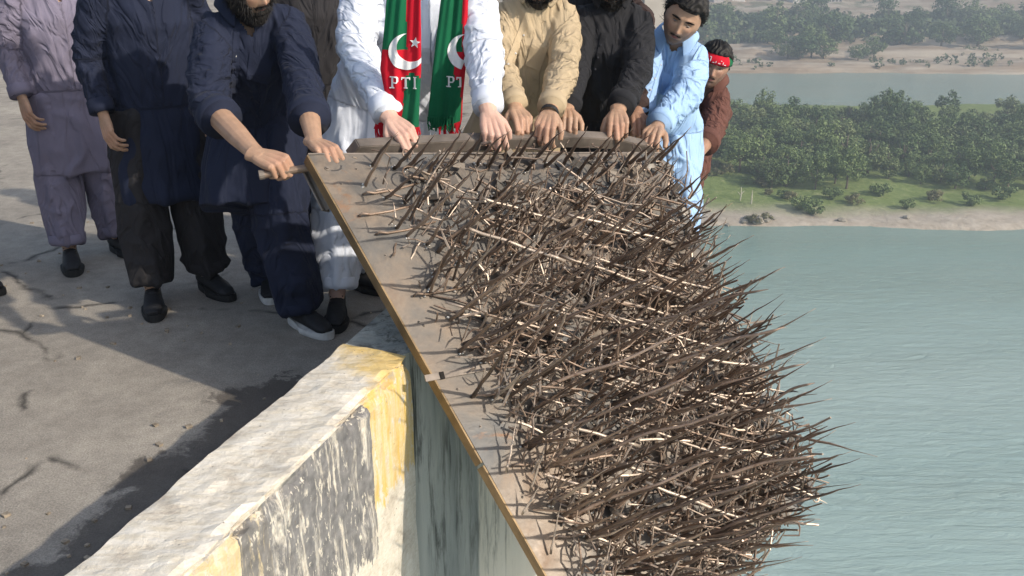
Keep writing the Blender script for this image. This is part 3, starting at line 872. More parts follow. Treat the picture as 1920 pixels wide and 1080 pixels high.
def put(me, base, d, L, name, parent, roll=0.0, rs=1.0):
    o = bpy.data.objects.new(name, me); COL.objects.link(o); o.parent = parent
    o.matrix_parent_inverse = Matrix.Translation(-parent.location)
    q = Vector(d).to_track_quat('Z', 'Y')
    o.matrix_basis = Matrix.LocRotScale(Vector(base), q @ Matrix.Rotation(roll, 3, 'Z').to_quaternion(), Vector((rs, rs, L)))
    return o
def spikes():
    rs = np.random.RandomState(5)
    n = 0
    bases = []
    # leftmost, explicit single spikes seen against the bare strip
    for (bx, by, tx, ty) in ((683, 348, 747, 248), (722, 372, 800, 290), (742, 430, 800, 345), (762, 443, 905, 300), (802, 540, 885, 400), (862, 660, 975, 560), (905, 655, 1010, 600), (944, 752, 1120, 640), (980, 838, 1150, 730), (1020, 880, 1240, 765), (1050, 970, 1270, 860), (1098, 1008, 1330, 900), (1150, 1070, 1400, 965), (885, 745, 975, 618), (785, 390, 870, 268), (845, 600, 1010, 480)):
        B = pw(bx, by)
        # tip: point on the tip ray closest to base + SDIR * s
        r = nrm(ray(tx, ty)); w = B - CAM
        # choose tip distance so that direction is as near SDIR as can be
        best = min(((abs(1 - np.dot(nrm(CAM + r * k - B), SDIR)), k) for k in np.linspace(1.8, 4.2, 241)))
        T = CAM + r * best[1]
        L = np.linalg.norm(T - B)
        put(spikes_d[n % 6] if n % 3 else spikes_m[n % 4], B, nrm(T - B), min(L, 0.75), 'spike', panel, rs.uniform(0, 6), 1.1)
        bases.append(B); n += 1
    for k in range(24):
        u = 0.13 + 0.86 * (k + .5) / 24 + rs.normal() * .006; v = 0.035 + rs.normal() * .012
        put(spikes_d[k % 6], quad(u, v), nrm(SDIR + rs.normal(size=3) * .06), rs.uniform(.19, .27), 'spike', panel, rs.uniform(0, 6), rs.uniform(1.1, 1.4)); bases.append(quad(u, v)); n += 1
    nu, nv = 15, 18
    cells = [(i, j) for j in range(nv) for i in range(nu)]
    for i, j in cells:
        u = 0.10 + (i + 0.5 + (0.5 * (j % 2) - .25) + rs.normal() * 0.12) / nu * 0.89
        v = 0.07 + (j + 0.5 + rs.normal() * 0.15) / nv * 0.92
        if i == 0 and rs.rand() < 0.4: continue
        if n >= 296: break
        B = quad(min(u, .985), min(v, .985))
        d = nrm(SDIR + rs.normal(size=3) * (0.07 if rs.rand() < 0.85 else 0.25))
        edge = max(u, v * 0.9)
        L = rs.uniform(0.24, 0.42) * (1.0 + 0.15 * (v > .5))
        if u > .8: L *= 0.95
        if j < 3: L *= 0.6
        k = rs.rand()
        me = spikes_d[rs.randint(6)] if k < 0.36 else (spikes_m[rs.randint(4)] if k < 0.78 else spikes_l[rs.randint(4)])
        put(me, B, d, L, 'spike', panel, rs.uniform(0, 6), rs.uniform(0.85, 1.2)); bases.append(B); n += 1
    # long straight cross bars over the tangle
    cb = []
    for k in range(3):
        P = [np.array([0.003 * math.sin(i + k), 0.003 * math.cos(i * 1.3 + k), i / 10]) for i in range(11)]
        V, F = tube_geo(P, [0.0058] * 11, 7); cb.append(mesh_of('cross_bar', V, F, M['rod_light'], True))
    L_ = [(835, 568, 1160, 655), (866, 424, 1060, 490), (1050, 478, 1290, 560), (1108, 548, 1320, 610), (1010, 680, 1240, 750), (1130, 585, 1390, 668), (1100, 480, 1340, 545), (1125, 700, 1380, 770),
          (1175, 790, 1365, 860), (1040, 790, 1200, 838), (1210, 905, 1420, 985), (1150, 960, 1330, 1030), (950, 560, 1110, 600), (1230, 660, 1440, 690), (1280, 720, 1480, 790), (1140, 860, 1320, 925), (900, 370, 1050, 415), (1060, 400, 1260, 455)]
    for i, (x0, y0, x1, y1) in enumerate(L_):
        h0 = rs.uniform(0.05, 0.12); A = pw(x0, y0, h0); B = pw(x1, y1, h0 + rs.uniform(-.02, .06))
        put(cb[i % 3], A, nrm(B - A), np.linalg.norm(B - A), 'cross_bar', panel, 0, rs.uniform(.8, 1.1))
    # long dark rods that run across in rows
    lb = []
    for k in range(3):
        P = [np.array([0.006 * math.sin(i * .9 + k), 0.006 * math.cos(i * 0.7 + k), i / 14]) for i in range(15)]
        V, F = tube_geo(P, [0.0072 - 0.0030 * i / 14 - (0.003 if i == 14 else 0) for i in range(15)], 8); lb.append(mesh_of('long_rod', V, F, M['rod_dark'] if k else M['rod_mid'], True))
    for i, (x0, y0, x1, y1) in enumerate([(905, 545, 1110, 400), (872, 648, 1075, 545), (965, 640, 1230, 520), (960, 752, 1290, 625), (1090, 640, 1440, 540), (988, 836, 1290, 705), (1190, 700, 1470, 610), (1025, 880, 1370, 765), (1250, 745, 1508, 684), (1058, 970, 1330, 868), (1330, 800, 1527, 716), (1102, 1006, 1420, 900), (1280, 905, 1528, 850), (1180, 1078, 1440, 985), (1290, 1010, 1520, 935), (820, 470, 960, 350)]):
        A = pw(x0, y0, .004)
        best = None
        for h1 in np.linspace(0.05, 0.42, 38):
            B = pw(x1, y1, h1); a_ = np.dot(nrm(B - A), nrm(SDIR * .75 + E1 * .65)); 
            if best is None or a_ > best[0]: best = (a_, B)
        B = best[1]
        put(lb[i % 3], A, nrm(B - A), np.linalg.norm(B - A), 'long_rod', panel, i, 1.0)
    # light upright props that lean across
    for i in range(46):
        px = 940 + 500 * rs.rand(); lo = 420 + (px - 940) * 0.55
        py = rs.uniform(lo, 1060) if px < 1250 else rs.uniform(620, 1000)
        h0 = rs.uniform(0.0, .03)
        A = pw(px, py, h0); B = pw(px + rs.uniform(10, 40), py - rs.uniform(60, 110), h0 + rs.uniform(.06, .14))
        put(spikes_l[i % 4], A, nrm(B - A), np.linalg.norm(B - A), 'prop_rod', panel, 0, rs.uniform(.7, .95))
    # weld beads at the feet
    mb = MB()
    for B in bases:
        for q in range(3):
            c = B + E1 * rs.normal() * 0.007 + E2 * rs.normal() * 0.007 + PN * 0.003
            V, F = tube_geo([c - PN * .004, c + PN * .003, c + PN * .006], [.006, .005, .002], 6); mb.add(V, F)
    o = mb.build('weld_beads', M['weld'], panel, True); o['kind'] = 'stuff'
spikes()

def tangle():
    XD = nrm(pw(1160, 655) - pw(835, 568)); UD = nrm(pw(980, 620, .12) - pw(940, 715, 0))
    rs = np.random.RandomState(9)
    mb = MB()
    for i in range(2350):
        u = 0.07 + 0.93 * rs.rand(); v = rs.rand() ** 0.9
        if u < 0.14 - .05 * v and rs.rand() < 0.82: continue
        if v < 0.10 and rs.rand() < .65: continue
        big = rs.rand() < 0.52 and u > .12
        L = rs.uniform(0.10, 0.24) if big else rs.uniform(0.035, 0.11)
        h = rs.rand() ** 1.3 * 0.11
        c = quad(min(u, 1), v, 0.005 + h)
        k = rs.rand()
        if k < 0.45: d = nrm(E1 * rs.normal() + E2 * rs.normal() + PN * rs.normal() * 0.35)
        elif k < 0.8: d = nrm(SDIR + rs.normal(size=3) * 0.45)
        else: d = nrm(-E2 + E1 * 0.4 + PN * 0.3 + rs.normal(size=3) * 0.3)
        if big and rs.rand() < .85:
            k = rs.rand(); d = nrm((SDIR if k < .45 else (XD if k < .72 else UD)) + rs.normal(size=3) * .13)
            if k < .45: c = c + PN * L * .25
        side = nrm(np.cross(d, rs.normal(size=3)))
        bend = rs.normal() * (0.07 if big else 0.35) * L
        s2 = rs.normal() * (0.03 if big else 0.12) * L
        r = rs.uniform(0.0024, 0.0049) * (1.0 if big else 0.85)
        P = [c - d * L / 2, c - d * L / 6 + side * bend * .7, c + d * L / 6 + side * (bend * 0.8 + s2), c + d * L / 2 - side * s2]
        V, F = tube_geo(P, [r, r, r * 0.95, r * (0.25 if rs.rand() < .6 else .9)], 5)
        mb.add(V, F, 0 if rs.rand() < 0.22 else (1 if rs.rand() < 0.52 else 2))
    # coiled loops
    for i in range(300):
        u = 0.2 + 0.8 * rs.rand(); v = rs.rand()
        c = quad(u, v, 0.01 + rs.rand() * 0.07); R = rs.uniform(0.012, 0.03)
        a = nrm(rs.normal(size=3)); b = nrm(np.cross(a, PN + rs.normal(size=3) * .6)); a = np.cross(b, nrm(PN + rs.normal(size=3) * .4)); a = nrm(a)
        w0 = rs.uniform(0, 6.28); span = rs.uniform(2.5, 5.2)
        P = [c + (a * math.cos(w0 + span * q / 6) + b * math.sin(w0 + span * q / 6)) * R for q in range(7)]
        V, F = tube_geo(P, [0.0030] * 7, 5); mb.add(V, F, rs.randint(3))
    o = mb.build('wire_tangle', [M['rod_dark'], M['rod_mid'], M['rod_light']], panel, False); o['kind'] = 'stuff'
    # a few scraps of pale sheet in the tangle
    mb = MB()
    for i in range(420):
        u = 0.2 + 0.8 * rs.rand(); v = rs.rand(); c = quad(u, v, 0.006 + rs.rand() * 0.03)
        a = nrm(E1 * rs.normal() + E2 * rs.normal() + PN * rs.normal() * .3); b = nrm(np.cross(a, PN + rs.normal(size=3) * .3))
        mb.box(c, a * rs.uniform(.012, .04), b * rs.uniform(.006, .018), nrm(np.cross(a, b)) * .001)
    o = mb.build('metal_scraps', M['plate'], panel); o['kind'] = 'stuff'
tangle()

def panel_extras():
    # bolts
    mb = MB(); mb.tube([(0, 0, -.002), (0, 0, .004)], [.011, .010], 12); mb.tube([(0, 0, .004), (0, 0, .009)], [.006, .0055], 6)
    bolt = mb.mesh('bolt', M['bar'])
    for (x, y) in ((613, 316), (668, 318), (640, 346), (786, 604), (795, 610), (940, 792), (722, 480), (980, 932), (1064, 1068), (900, 800), (702, 402), (858, 730)):
        put(bolt, pw(x, y, 0.001), PN, 1.0, 'bolt', panel, 0, 0.9 if x == 613 else .45)
    # bottom brace loops: small bent wires lying at the left strip (foot of each row)
    rs = np.random.RandomState(3)
    for (x, y) in ((680, 365), (672, 405), (704, 440), (775, 555), (888, 745), (960, 875), (1040, 1010), (1118, 1075), (862, 655)):
        P = [pw(x, y, .004), pw(x + 8, y - 5, .03), pw(x + 22, y - 3, .012), pw(x + 60, y - 9, .008), pw(x + 95 + 20 * rs.rand(), y - 14 - 12 * rs.rand(), .012)]
        V, F = tube_geo(P, [.0035, .0045, .0045, .004, .0035], 6)
        link('bent_wire', mesh_of('bent_wire', V, F, M['rod_mid'], True), panel)
    # slot and flat bar pushed through the edge
    A, B = pw(797, 710, .004), pw(916, 688, .006); d = nrm(B - A); s = nrm(np.cross(PN, d))
    mb = MB(); mb.box((A + B) / 2, (B - A) / 2, s * .011, PN * .003); mb.build('flat_bar', M['bar'], panel)
    c = pw(829, 704, .009); mb = MB(); mb.box(c, d * .007, s * .012, PN * .003); mb.build('slot', M['blackhole'], panel)
    # upper rail along the top edge
    def rt(px, py, back): 
        r = ray(px, py); p = pw(px, 286)
        t = np.dot(p - CAM, [0, CT, -ST]) + back
        return CAM + r * t
    pts = [rt(668, 277, .05), rt(880, 265, .05), rt(1070, 259, .05), rt(1150, 263, .05), rt(1236, 282, .05)]
    mb = MB()
    V = []; up = nrm([0.0, -0.45, 0.9])
    for i, p in enumerate(pts):
        d = nrm(pts[min(i + 1, 4)] - pts[max(i - 1, 0)]); a = nrm(up - d * np.dot(up, d)); b = np.cross(d, a)
        sl = -d * 0.03 if i == 0 else 0
        V += [p + a * .022 + b * .026 , p + a * .022 - b * .026, p - a * .028 - b * .026 + sl, p - a * .028 + b * .026 + sl]
    F = [(i * 4 + j, i * 4 + (j + 1) % 4, i * 4 + 4 + (j + 1) % 4, i * 4 + 4 + j) for i in range(4) for j in range(4)] + [(3, 2, 1, 0), (16, 17, 18, 19)]
    me = mesh_of('upper_rail', V, F, M['bar'])
    bm = bmesh.new(); bm.from_mesh(me); bmesh.ops.recalc_face_normals(bm, faces=bm.faces)
    bmesh.ops.bevel(bm, geom=list(bm.edges), offset=.003, segments=2, affect='EDGES'); bm.to_mesh(me); bm.free()
    link('upper_rail', me, panel)
    # handle rod held by the man in navy
    A, B = at(489, 328, 3.06), at(584, 314, 3.11)
    mb = MB(); mb.tube([A, A * .8 + B * .2, B], [.0135, .0135, .0135], 12); mb.build('handle', M['rod_mid'], panel, False)
    mb = MB(); d = nrm(B - A); mb.tube([A - d * .006, A + d * .012], [.0165, .0165], 12); mb.build('handle_cap', M['bar'], panel)
    # dangling angle bracket behind the edge
    A, B = at(574, 322, 3.13), at(611, 396, 3.10); d = nrm(B - A); s = nrm(np.cross(d, [0, 1, .2]))
    mb = MB(); mb.box((A + B) / 2, (B - A) / 2, s * .003, np.cross(s, d) * .022); mb.box((A + B) / 2 + s * .014, (B - A) / 2, s * .014, np.cross(s, d) * .003)
    mb.build('bracket', M['bar'], panel)
panel_extras()
# ------------------------------------------------------------------ people
def cloth(name, col, sheen=0.15, rough=0.85, wr=0.5, var=0.12):
    t = NT(name, rough, 0, 0.2)
    p = t.coord()
    n = t.noise(p, 5, 4)
    t.color(t.ramp(n, [(0.3, tuple(c * (1 - var) for c in col)), (0.7, tuple(min(1, c * (1 + var)) for c in col))]))
    t.p.inputs['Sheen Weight'].default_value = sheen * 0.06
    w = t.noise(t.mapv(p, (1, 1, 2.2), (0.4, 0.3, 0)), 16, 5, 0.6, 1.2)
    t.bump(w, wr * 0.12, 0.010)
    fl = t.new('ShaderNodeAttribute'); fl.attribute_name = 'flow'
    fn = t.noise(fl.outputs['Vector'], 1.0, 2.2, 0.45, 0.7)
    t.bump(t.ramp(fn, [(0.30, 0.0), (0.47, 0.35), (0.53, 0.75), (0.72, 1.0)]), wr * 1.3, 0.024)
    t.bump(t.noise(p, 55, 3, 0.6, 0.5), 0.25, 0.003)
    t.bump(t.noise(p, 600, 2), 0.12, 0.0006)
    return t.m
def skin_mat(name, col, lips=(0.36, 0.13, 0.11)):
    t = NT(name, 0.5, 0, 0.35)
    p = t.coord()
    n = t.noise(p, 26, 5, 0.6)
    c = t.ramp(n, [(0.3, tuple(x * 0.86 for x in col)), (0.7, tuple(min(1, x * 1.1) for x in col))])
    at_ = t.new('ShaderNodeAttribute'); at_.attribute_name = 'tint'
    s = t.new('ShaderNodeSeparateColor'); t.lk(at_.outputs['Color'], s.inputs[0])
    c = t.mix(s.outputs[0], c, lips)
    c = t.mix(t.math('MULTIPLY', s.outputs[1], 0.7), c, (0.09, 0.065, 0.055))
    c = t.mix(t.math('MULTIPLY', s.outputs[2], 0.5), c, (0.55, 0.22, 0.16))
    t.color(c)
    t.p.inputs['Subsurface Weight'].default_value = 0.12
    t.p.inputs['Subsurface Radius'].default_value = (0.012, 0.005, 0.003)
    t.p.inputs['Subsurface Scale'].default_value = 0.6
    t.bump(t.noise(p, 160, 4, 0.6), 0.25, 0.0015)
    t.bump(n, 0.2, 0.004)
    return t.m
M['hair'] = simple('black_hair', (0.012, 0.010, 0.009), 0.6, spec=0.3, bump=0, var=.5)
M['eye'] = simple('eye_white', (0.34, 0.30, 0.27), 0.35, bump=0, var=.05)
M['iris'] = simple('dark_iris', (0.02, 0.012, 0.008), 0.15, bump=0)
M['shoe_black'] = simple('black_shoe', (0.018, 0.018, 0.020), 0.6, scale=60, bump=.4)
M['sole_black'] = simple('black_sole', (0.02, 0.02, 0.02), 0.7)
M['sole_white'] = simple('pale_sole', (0.55, 0.54, 0.52), 0.6, var=.15)
M['button_white'] = simple('pearl_button', (0.7, 0.68, 0.65), 0.25, bump=0)
M['button_dark'] = simple('dark_button', (0.05, 0.05, 0.06), 0.25, bump=0)

def temp_obj(V, F):
    me = mesh_of('t', V, F); o = bpy.data.objects.new('t', me); COL.objects.link(o); return o
def voxel(mb, size, it=4, fac=0.5):
    """union of closed tubes -> one continuous surface"""
    o = temp_obj(mb.v, mb.f)
    r = o.modifiers.new('r', 'REMESH'); r.mode = 'VOXEL'; r.voxel_size = size
    if it:
        s = o.modifiers.new('s', 'SMOOTH'); s.iterations = it; s.factor = fac
    dg = bpy.context.evaluated_depsgraph_get()
    me = bpy.data.meshes.new_from_object(o.evaluated_get(dg))
    n = len(me.vertices); V = np.empty(n * 3); me.vertices.foreach_get('co', V)
    N = np.empty(n * 3); me.vertices.foreach_get('normal', N)
    F = [tuple(p.vertices) for p in me.polygons]
    old = o.data; bpy.data.objects.remove(o); bpy.data.meshes.remove(old); bpy.data.meshes.remove(me)
    return V.reshape(-1, 3), F, N.reshape(-1, 3)

def seg_param(P, A, B, ref):
    d = B - A; L = np.linalg.norm(d); d = d / L
    w = P - A; s = w @ d
    q = w - s[:, None] * d
    a = nrm(ref - d * np.dot(ref, d)); b = np.cross(d, a)
    dist = np.linalg.norm(q, axis=1) + np.maximum(0, -s) + np.maximum(0, s - L)
    return s, np.arctan2(q @ b, q @ a), dist, L

def ridge(x, k=2.2):
    return 0.55 * (1 - np.abs(np.sin(x * 0.5))) ** (k * 0.65) + 0.45 * (0.5 + 0.5 * np.cos(x)) ** k

HAND_N = [0]
def hand_geo(W, K, nb, thumb, pose='over', sc=1.06, elbow=None, voxel_size=0.0027):
    """hand with palm, four fingers and thumb plus forearm; W wrist, K knuckle direction, nb back-of-hand normal"""
    x = nrm(K - W); z = nrm(nb - x * np.dot(nb, x)); y = np.cross(z, x) * thumb
    if thumb < 0: pass
    def L(a, b, c): return W + (x * a + y * b + z * c) * sc
    mb = MB()
    # wrist and palm
    mb.tube([L(-0.03, 0, 0), L(0.0, 0, 0), L(0.02, 0, 0.0)], [(0.029 * sc, 0.021 * sc), (0.028 * sc, 0.020 * sc), (0.030 * sc, 0.018 * sc)], 12, side=y)
    HAND_N[0] += 1; rs = np.random.RandomState(HAND_N[0])
    ys = [0.031, 0.010, -0.011, -0.030]
    t1 = {'over': [38, 44, 48, 52], 'fist': [62, 68, 72, 78], 'flat': [14, 16, 20, 24], 'hang': [20, 26, 30, 34]}[pose]
    t2 = {'over': 60, 'fist': 82, 'flat': 26, 'hang': 35}[pose]; t3 = {'over': 40, 'fist': 60, 'flat': 18, 'hang': 22}[pose]
    pl = [0.045, 0.049, 0.045, 0.036]; ml = [0.027, 0.031, 0.028, 0.021]; dl = [0.022, 0.024, 0.023, 0.019]
    rr = [0.0098, 0.0100, 0.0094, 0.0082]
    for i in range(4):
        yk = ys[i]; xk = [0.086, 0.089, 0.084, 0.075][i]
        mb.tube([L(0.005, yk * 0.5, 0), L(0.045, yk * 0.85, 0.001), L(xk, yk, 0.002)], [(0.017 * sc, 0.0165 * sc), (0.0155 * sc, 0.0145 * sc), (0.0118 * sc, 0.0125 * sc)], 10, side=y)
        a1 = math.radians(t1[i] + rs.uniform(-5, 5)); a2 = a1 + math.radians(t2 + rs.uniform(-8, 8)); a3 = a2 + math.radians(t3)
        sp = yk * 0.10 + rs.uniform(-.05, .05) * .6
        p = np.array([xk, yk, 0.003]); P = [p - [0.012, 0, 0]]; R = [rr[i] * 1.15]
        for k_, (a, l) in enumerate(((a1, pl[i]), (a2, ml[i]), (a3, dl[i]))):
            q = p + np.array([math.cos(a) * l, sp * l * 3, -math.sin(a) * l])
            if k_ == 0: P.append(p); R.append(rr[i] * 1.18)
            P.append((p + q) / 2); R.append(rr[i] * (1.0 - .06 * k_))
            P.append(q); R.append(rr[i] * (1.05 - 0.09 * k_) * (0.78 if k_ == 2 else 1))
            p = q
        mb.tube([L(*q) for q in P], [r * sc for r in R], 9, side=y)
    if pose == 'fist': T = [(0.012, 0.020, -0.004), (0.040, 0.040, -0.014), (0.066, 0.042, -0.034), (0.080, 0.024, -0.052)]
    elif pose == 'flat': T = [(0.012, 0.020, -0.004), (0.038, 0.044, -0.010), (0.068, 0.062, -0.018), (0.092, 0.070, -0.026)]
    else: T = [(0.012, 0.020, -0.004), (0.040, 0.044, -0.012), (0.066, 0.056, -0.028), (0.084, 0.056, -0.048)]
    mb.tube([L(*q) for q in T], [0.0175 * sc, 0.0145 * sc, 0.0118 * sc, 0.0088 * sc], 10)
    mb.tube([L(0.03, 0.018, -0.006), L(0.05, 0.040, -0.008)], [0.013 * sc, .008 * sc], 8)
    if elbow is not None:
        d = elbow - W; l = np.linalg.norm(d)
        mb.tube([W + x * .004, W + d * 0.12, W + d * 0.4, W + d * 0.7, W + d * 0.98], [(0.028 * sc, 0.0205 * sc), (0.029 * sc, 0.023 * sc), (0.037 * sc, 0.034 * sc), (0.044, 0.042), (0.042, 0.042)], 14, side=y)
    return voxel(mb, voxel_size, 3, 0.5)

def head_geo(c, f, u, scale=1.0, stub=0.0, beard=0.0):
    f = nrm(f); u = nrm(u - f * np.dot(u, f)); r = np.cross(f, u)     # r = the person's right... image handedness does not matter
    nt, npz = 120, 84
    V = []; T = []
    th = np.linspace(0, 2 * math.pi, nt, endpoint=False)
    ph = np.linspace(0.0, math.pi, npz)
    PH, TH_ = np.meshgrid(ph, th, indexing='ij')
    X = np.sin(PH) * np.sin(TH_); Y = np.sin(PH) * np.cos(TH_); Z = np.cos(PH)
    z = Z * 0.122
    low = np.clip(-Z, 0, 1)
    wx = 0.077 * (1 - 0.34 * low ** 1.6); wy = 0.098 * (1 - 0.10 * low)
    x = X * wx; y = Y * wy
    # flatter back low, jaw forward
    y = y + np.where(Y > 0, 0.010 * low, 0.028 * low ** 1.3)
    x = np.sign(x) * np.abs(x) ** 0.96 * 1.10 * (0.076 ** 0.04) 
    fr = np.clip(Y, 0, 1) ** 0.7
    def g(cx, cz, sx, sz): return np.exp(-((np.abs(x) - cx) / sx) ** 2 - ((z - cz) / sz) ** 2)
    def g0(cz, sx, sz): return np.exp(-(x / sx) ** 2 - ((z - cz) / sz) ** 2)
    d = 0 * x
    d += 0.006 * g(0.024, 0.030, 0.020, 0.008)                  # brows
    d -= 0.013 * g(0.033, 0.011, 0.016, 0.011)                  # sockets
    d += 0.0075 * np.exp(-(x / 0.009) ** 2) * np.clip(sm(0.030, 0.0, z), 0, 1) * (z > -0.045) * sm(-.045, -.036, z) + 0.013 * g0(-0.032, 0.010, 0.012) + 0.007 * g0(-.020, .010, .02)
    d += 0.006 * g(0.012, -0.037, 0.006, 0.006)                 # nostril wings
    d += 0.004 * g(0.046, -0.014, 0.018, 0.016)                 # cheekbones
    d -= 0.004 * g(0.038, -0.055, 0.014, 0.02)
    d += 0.006 * g0(-0.053, 0.020, 0.005) + 0.0065 * g0(-0.064, 0.018, 0.006) - 0.005 * g0(-0.0585, 0.024, 0.0022)
    d -= 0.005 * g0(-0.077, 0.02, 0.006)
    d += 0.010 * g0(-0.098, 0.022, 0.014)
    d -= 0.003 * g0(0.005, 0.008, 0.008)
    y = y + d * fr * (Y > 0)
    P = np.stack([x, y, z], -1).reshape(-1, 3) * scale
    Wd = c + P[:, :1] * r + P[:, 1:2] * f + P[:, 2:] * u
    lip = np.clip((g0(-0.0585, 0.021, 0.0085) * 1.6 - 0.55) * 2, 0, 1) * (Y > 0.3)
    brow = np.clip((np.exp(-(((np.abs(x) - 0.031) / 0.020) ** 4) - ((z - 0.0275 - 0.12 * (0.03 - np.abs(x)) * 0) / 0.0052) ** 2) - 0.35) * 3, 0, 1) * (Y > 0.2)
    yy = y
    bz = bearded(x, yy, z) * (stub if stub else 0)
    must = np.exp(-((np.abs(x) - 0.012) / 0.017) ** 4 - ((z + 0.0475 + 0.12 * np.abs(x) * 1.2) / 0.0042) ** 2) * (Y > 0.2)
    lash = np.exp(-(((np.abs(x) - 0.032) / 0.014) ** 4) - ((z - 0.010 + 6 * (np.abs(x) - 0.032) ** 2) / 0.0028) ** 2) * (Y > 0.2)
    dark = np.clip(np.maximum.reduce([brow * 1.1, bz, must * (0.9 if (stub or beard) else 0), lash * 1.2]), 0, 1.35)
    warm = np.clip(g(0.045, -0.02, 0.02, 0.02) * 0.4 + g0(-0.032, 0.012, 0.01) * 0.5, 0, 1)
    tint = np.stack([lip, dark, warm, 1 + 0 * lip], -1).reshape(-1, 4)
    F = []
    for i in range(npz - 1):
        for j in range(nt):
            q = (j + 1) % nt
            F.append((i * nt + j, (i + 1) * nt + j, (i + 1) * nt + q, i * nt + q))
    frame = (c, r, f, u)
    return Wd, F, tint, frame, P

def bearded(x, y, z):
    ax = np.abs(x)
    a = sm(-0.036, -0.050, z) * (y > -0.01)
    side = sm(0.036, 0.048, ax) * sm(0.004, -0.016, z) * (y < 0.075) * (y > -0.012)
    m = np.maximum(a * sm(0.0, 1.0, np.clip((ax - 0.030) / 0.012, 0, 1) + (z < -0.068) * 1.0 + (ax < 0.034) * (z > -0.055) * (z < -0.042)), side)
    return np.clip(m, 0, 1)

def hairy(x, y, z):
    """scalp mask in head-local metres"""
    ax = np.abs(x)
    line = np.where(y > 0.05, 0.066 + 0.10 * np.clip(ax - 0.03, 0, .02), np.where(y > 0.018, 0.066 - (0.05 - y) * 1.0 , np.where(y > -0.012, 0.022, np.where(y > -.03, 0.0, -0.055))))
    return z > line

def strands(name, P, Nn, D, L, w, mat, parent, rs, curve=0.5, seg=3):
    """thin tapered hair blades. P roots, Nn surface normals, D flow directions"""
    n = len(P); V = []; F = []; k = 0
    S = np.cross(Nn, D); S /= np.maximum(1e-6, np.linalg.norm(S, axis=1))[:, None]
    for q in range(seg + 1):
        s = q / seg
        C = P + D * (L * s)[:, None] + Nn * (L * curve * (s - s * s * .8) * 0.6)[:, None]
        ww = (w * (1 - s) + 0.0003)
        V.append(C - S * ww / 2); V.append(C + S * ww / 2)
    V = np.array(V)  # (2(seg+1), n, 3)
    V = V.transpose(1, 0, 2).reshape(-1, 3); m = 2 * (seg + 1)
    base = np.arange(n)[:, None] * m
    F = np.concatenate([base + np.array([2 * q, 2 * q + 1, 2 * q + 3, 2 * q + 2])[None] for q in range(seg)])
    return link(name, mesh_of(name, V, F, mat), parent)

def add_hair(frame, V, P, parent, rs, sc, style='side', length=0.035, thick=0.014):
    c, r, f, u = frame
    x, y, z = (P / sc).T
    m = hairy(x, y, z)
    out = nrm_rows(V - (c + u * 0.0))
    # shell
    idx = np.where(m)[0]
    loc = P[idx]
    groove = 0.004 * np.sin(loc[:, 0] * 260 + 3 * vnoise(loc * 30, 2) * 6) + 0.006 * (vnoise(loc * 55, 7) - .5)
    top = sm(0.0, 0.09, loc[:, 2])
    lift = thick * (0.45 + 0.75 * top) + groove
    Vs = V.copy(); Vs[idx] += out[idx] * lift[:, None]
    nt = 120
    F = []
    ms = m
    for i in range(83):
        for j in range(nt):
            q = (j + 1) % nt
            a = (i * nt + j, (i + 1) * nt + j, (i + 1) * nt + q, i * nt + q)
            if ms[a[0]] or ms[a[1]] or ms[a[2]] or ms[a[3]]: F.append(a)
    used = sorted(set(k for g_ in F for k in g_)); mp = {k: i for i, k in enumerate(used)}
    ho = link('hair', mesh_of('hair', Vs[used], [tuple(mp[k] for k in g_) for g_ in F], M['hair'], True), parent)
    # strands
    pick = idx[rs.randint(len(idx), size=2600)]
    R = V[pick] + out[pick] * (thick * 0.75) + rs.normal(size=(len(pick), 3)) * 0.002
    flow = (-f * 0.75 + r * (0.45 if style == 'side' else 0.0) - u * 0.25)
    D = flow[None] + rs.normal(size=(len(pick), 3)) * 0.22
    D -= out[pick] * np.sum(D * out[pick], 1)[:, None]; D = nrm_rows(D)
    st = strands('hair_strands', R, out[pick], D, rs.uniform(0.6, 1.3, len(pick)) * length, 0.0032, M['hair'], parent, rs, 0.55)
    st['kind'] = 'stuff'
    return ho

def nrm_rows(A): return A / np.maximum(1e-9, np.linalg.norm(A, axis=1))[:, None]

def add_beard(frame, V, P, parent, rs, sc, length=0.02, n=3200):
    c, r, f, u = frame
    x, y, z = (P / sc).T
    m = bearded(x, y, z) > 0.5
    idx = np.where(m)[0]
    out = nrm_rows(V - (c - u * 0.03))
    nt = 120
    Vs = V.copy(); Vs[idx] += out[idx] * (0.006 * sm(-0.03, -0.08, P[idx, 2]) + 0.003 + 0.004 * vnoise(P[idx] * 90, 4))[:, None] * (length / 0.02)
    Vs[idx] -= u * (0.010 * sm(-0.08, -0.11, P[idx, 2]))[:, None] * (length / 0.02)
    F = []
    for i in range(83):
        for j in range(nt):
            q = (j + 1) % nt
            a = (i * nt + j, (i + 1) * nt + j, (i + 1) * nt + q, i * nt + q)
            if m[a[0]] and m[a[1]] and m[a[2]] and m[a[3]]: F.append(a)
    used = sorted(set(k for g_ in F for k in g_)); mp = {k: i for i, k in enumerate(used)}
    link('beard', mesh_of('beard', Vs[used], [tuple(mp[k] for k in g_) for g_ in F], M['hair'], True), parent)
    pick = idx[rs.randint(len(idx), size=n)]
    D = out[pick] * 0.6 - u[None] * 0.7 + rs.normal(size=(n, 3)) * 0.28; D = nrm_rows(D)
    Nn = nrm_rows(np.cross(D, r[None] + rs.normal(size=(n, 3)) * .3))
    o = strands('beard_hairs', V[pick], Nn, D, rs.uniform(.6, 1.3, n) * length, 0.0026, M['hair'], parent, rs, 0.2, 2); o['kind'] = 'stuff'

def torso_shift(): pass

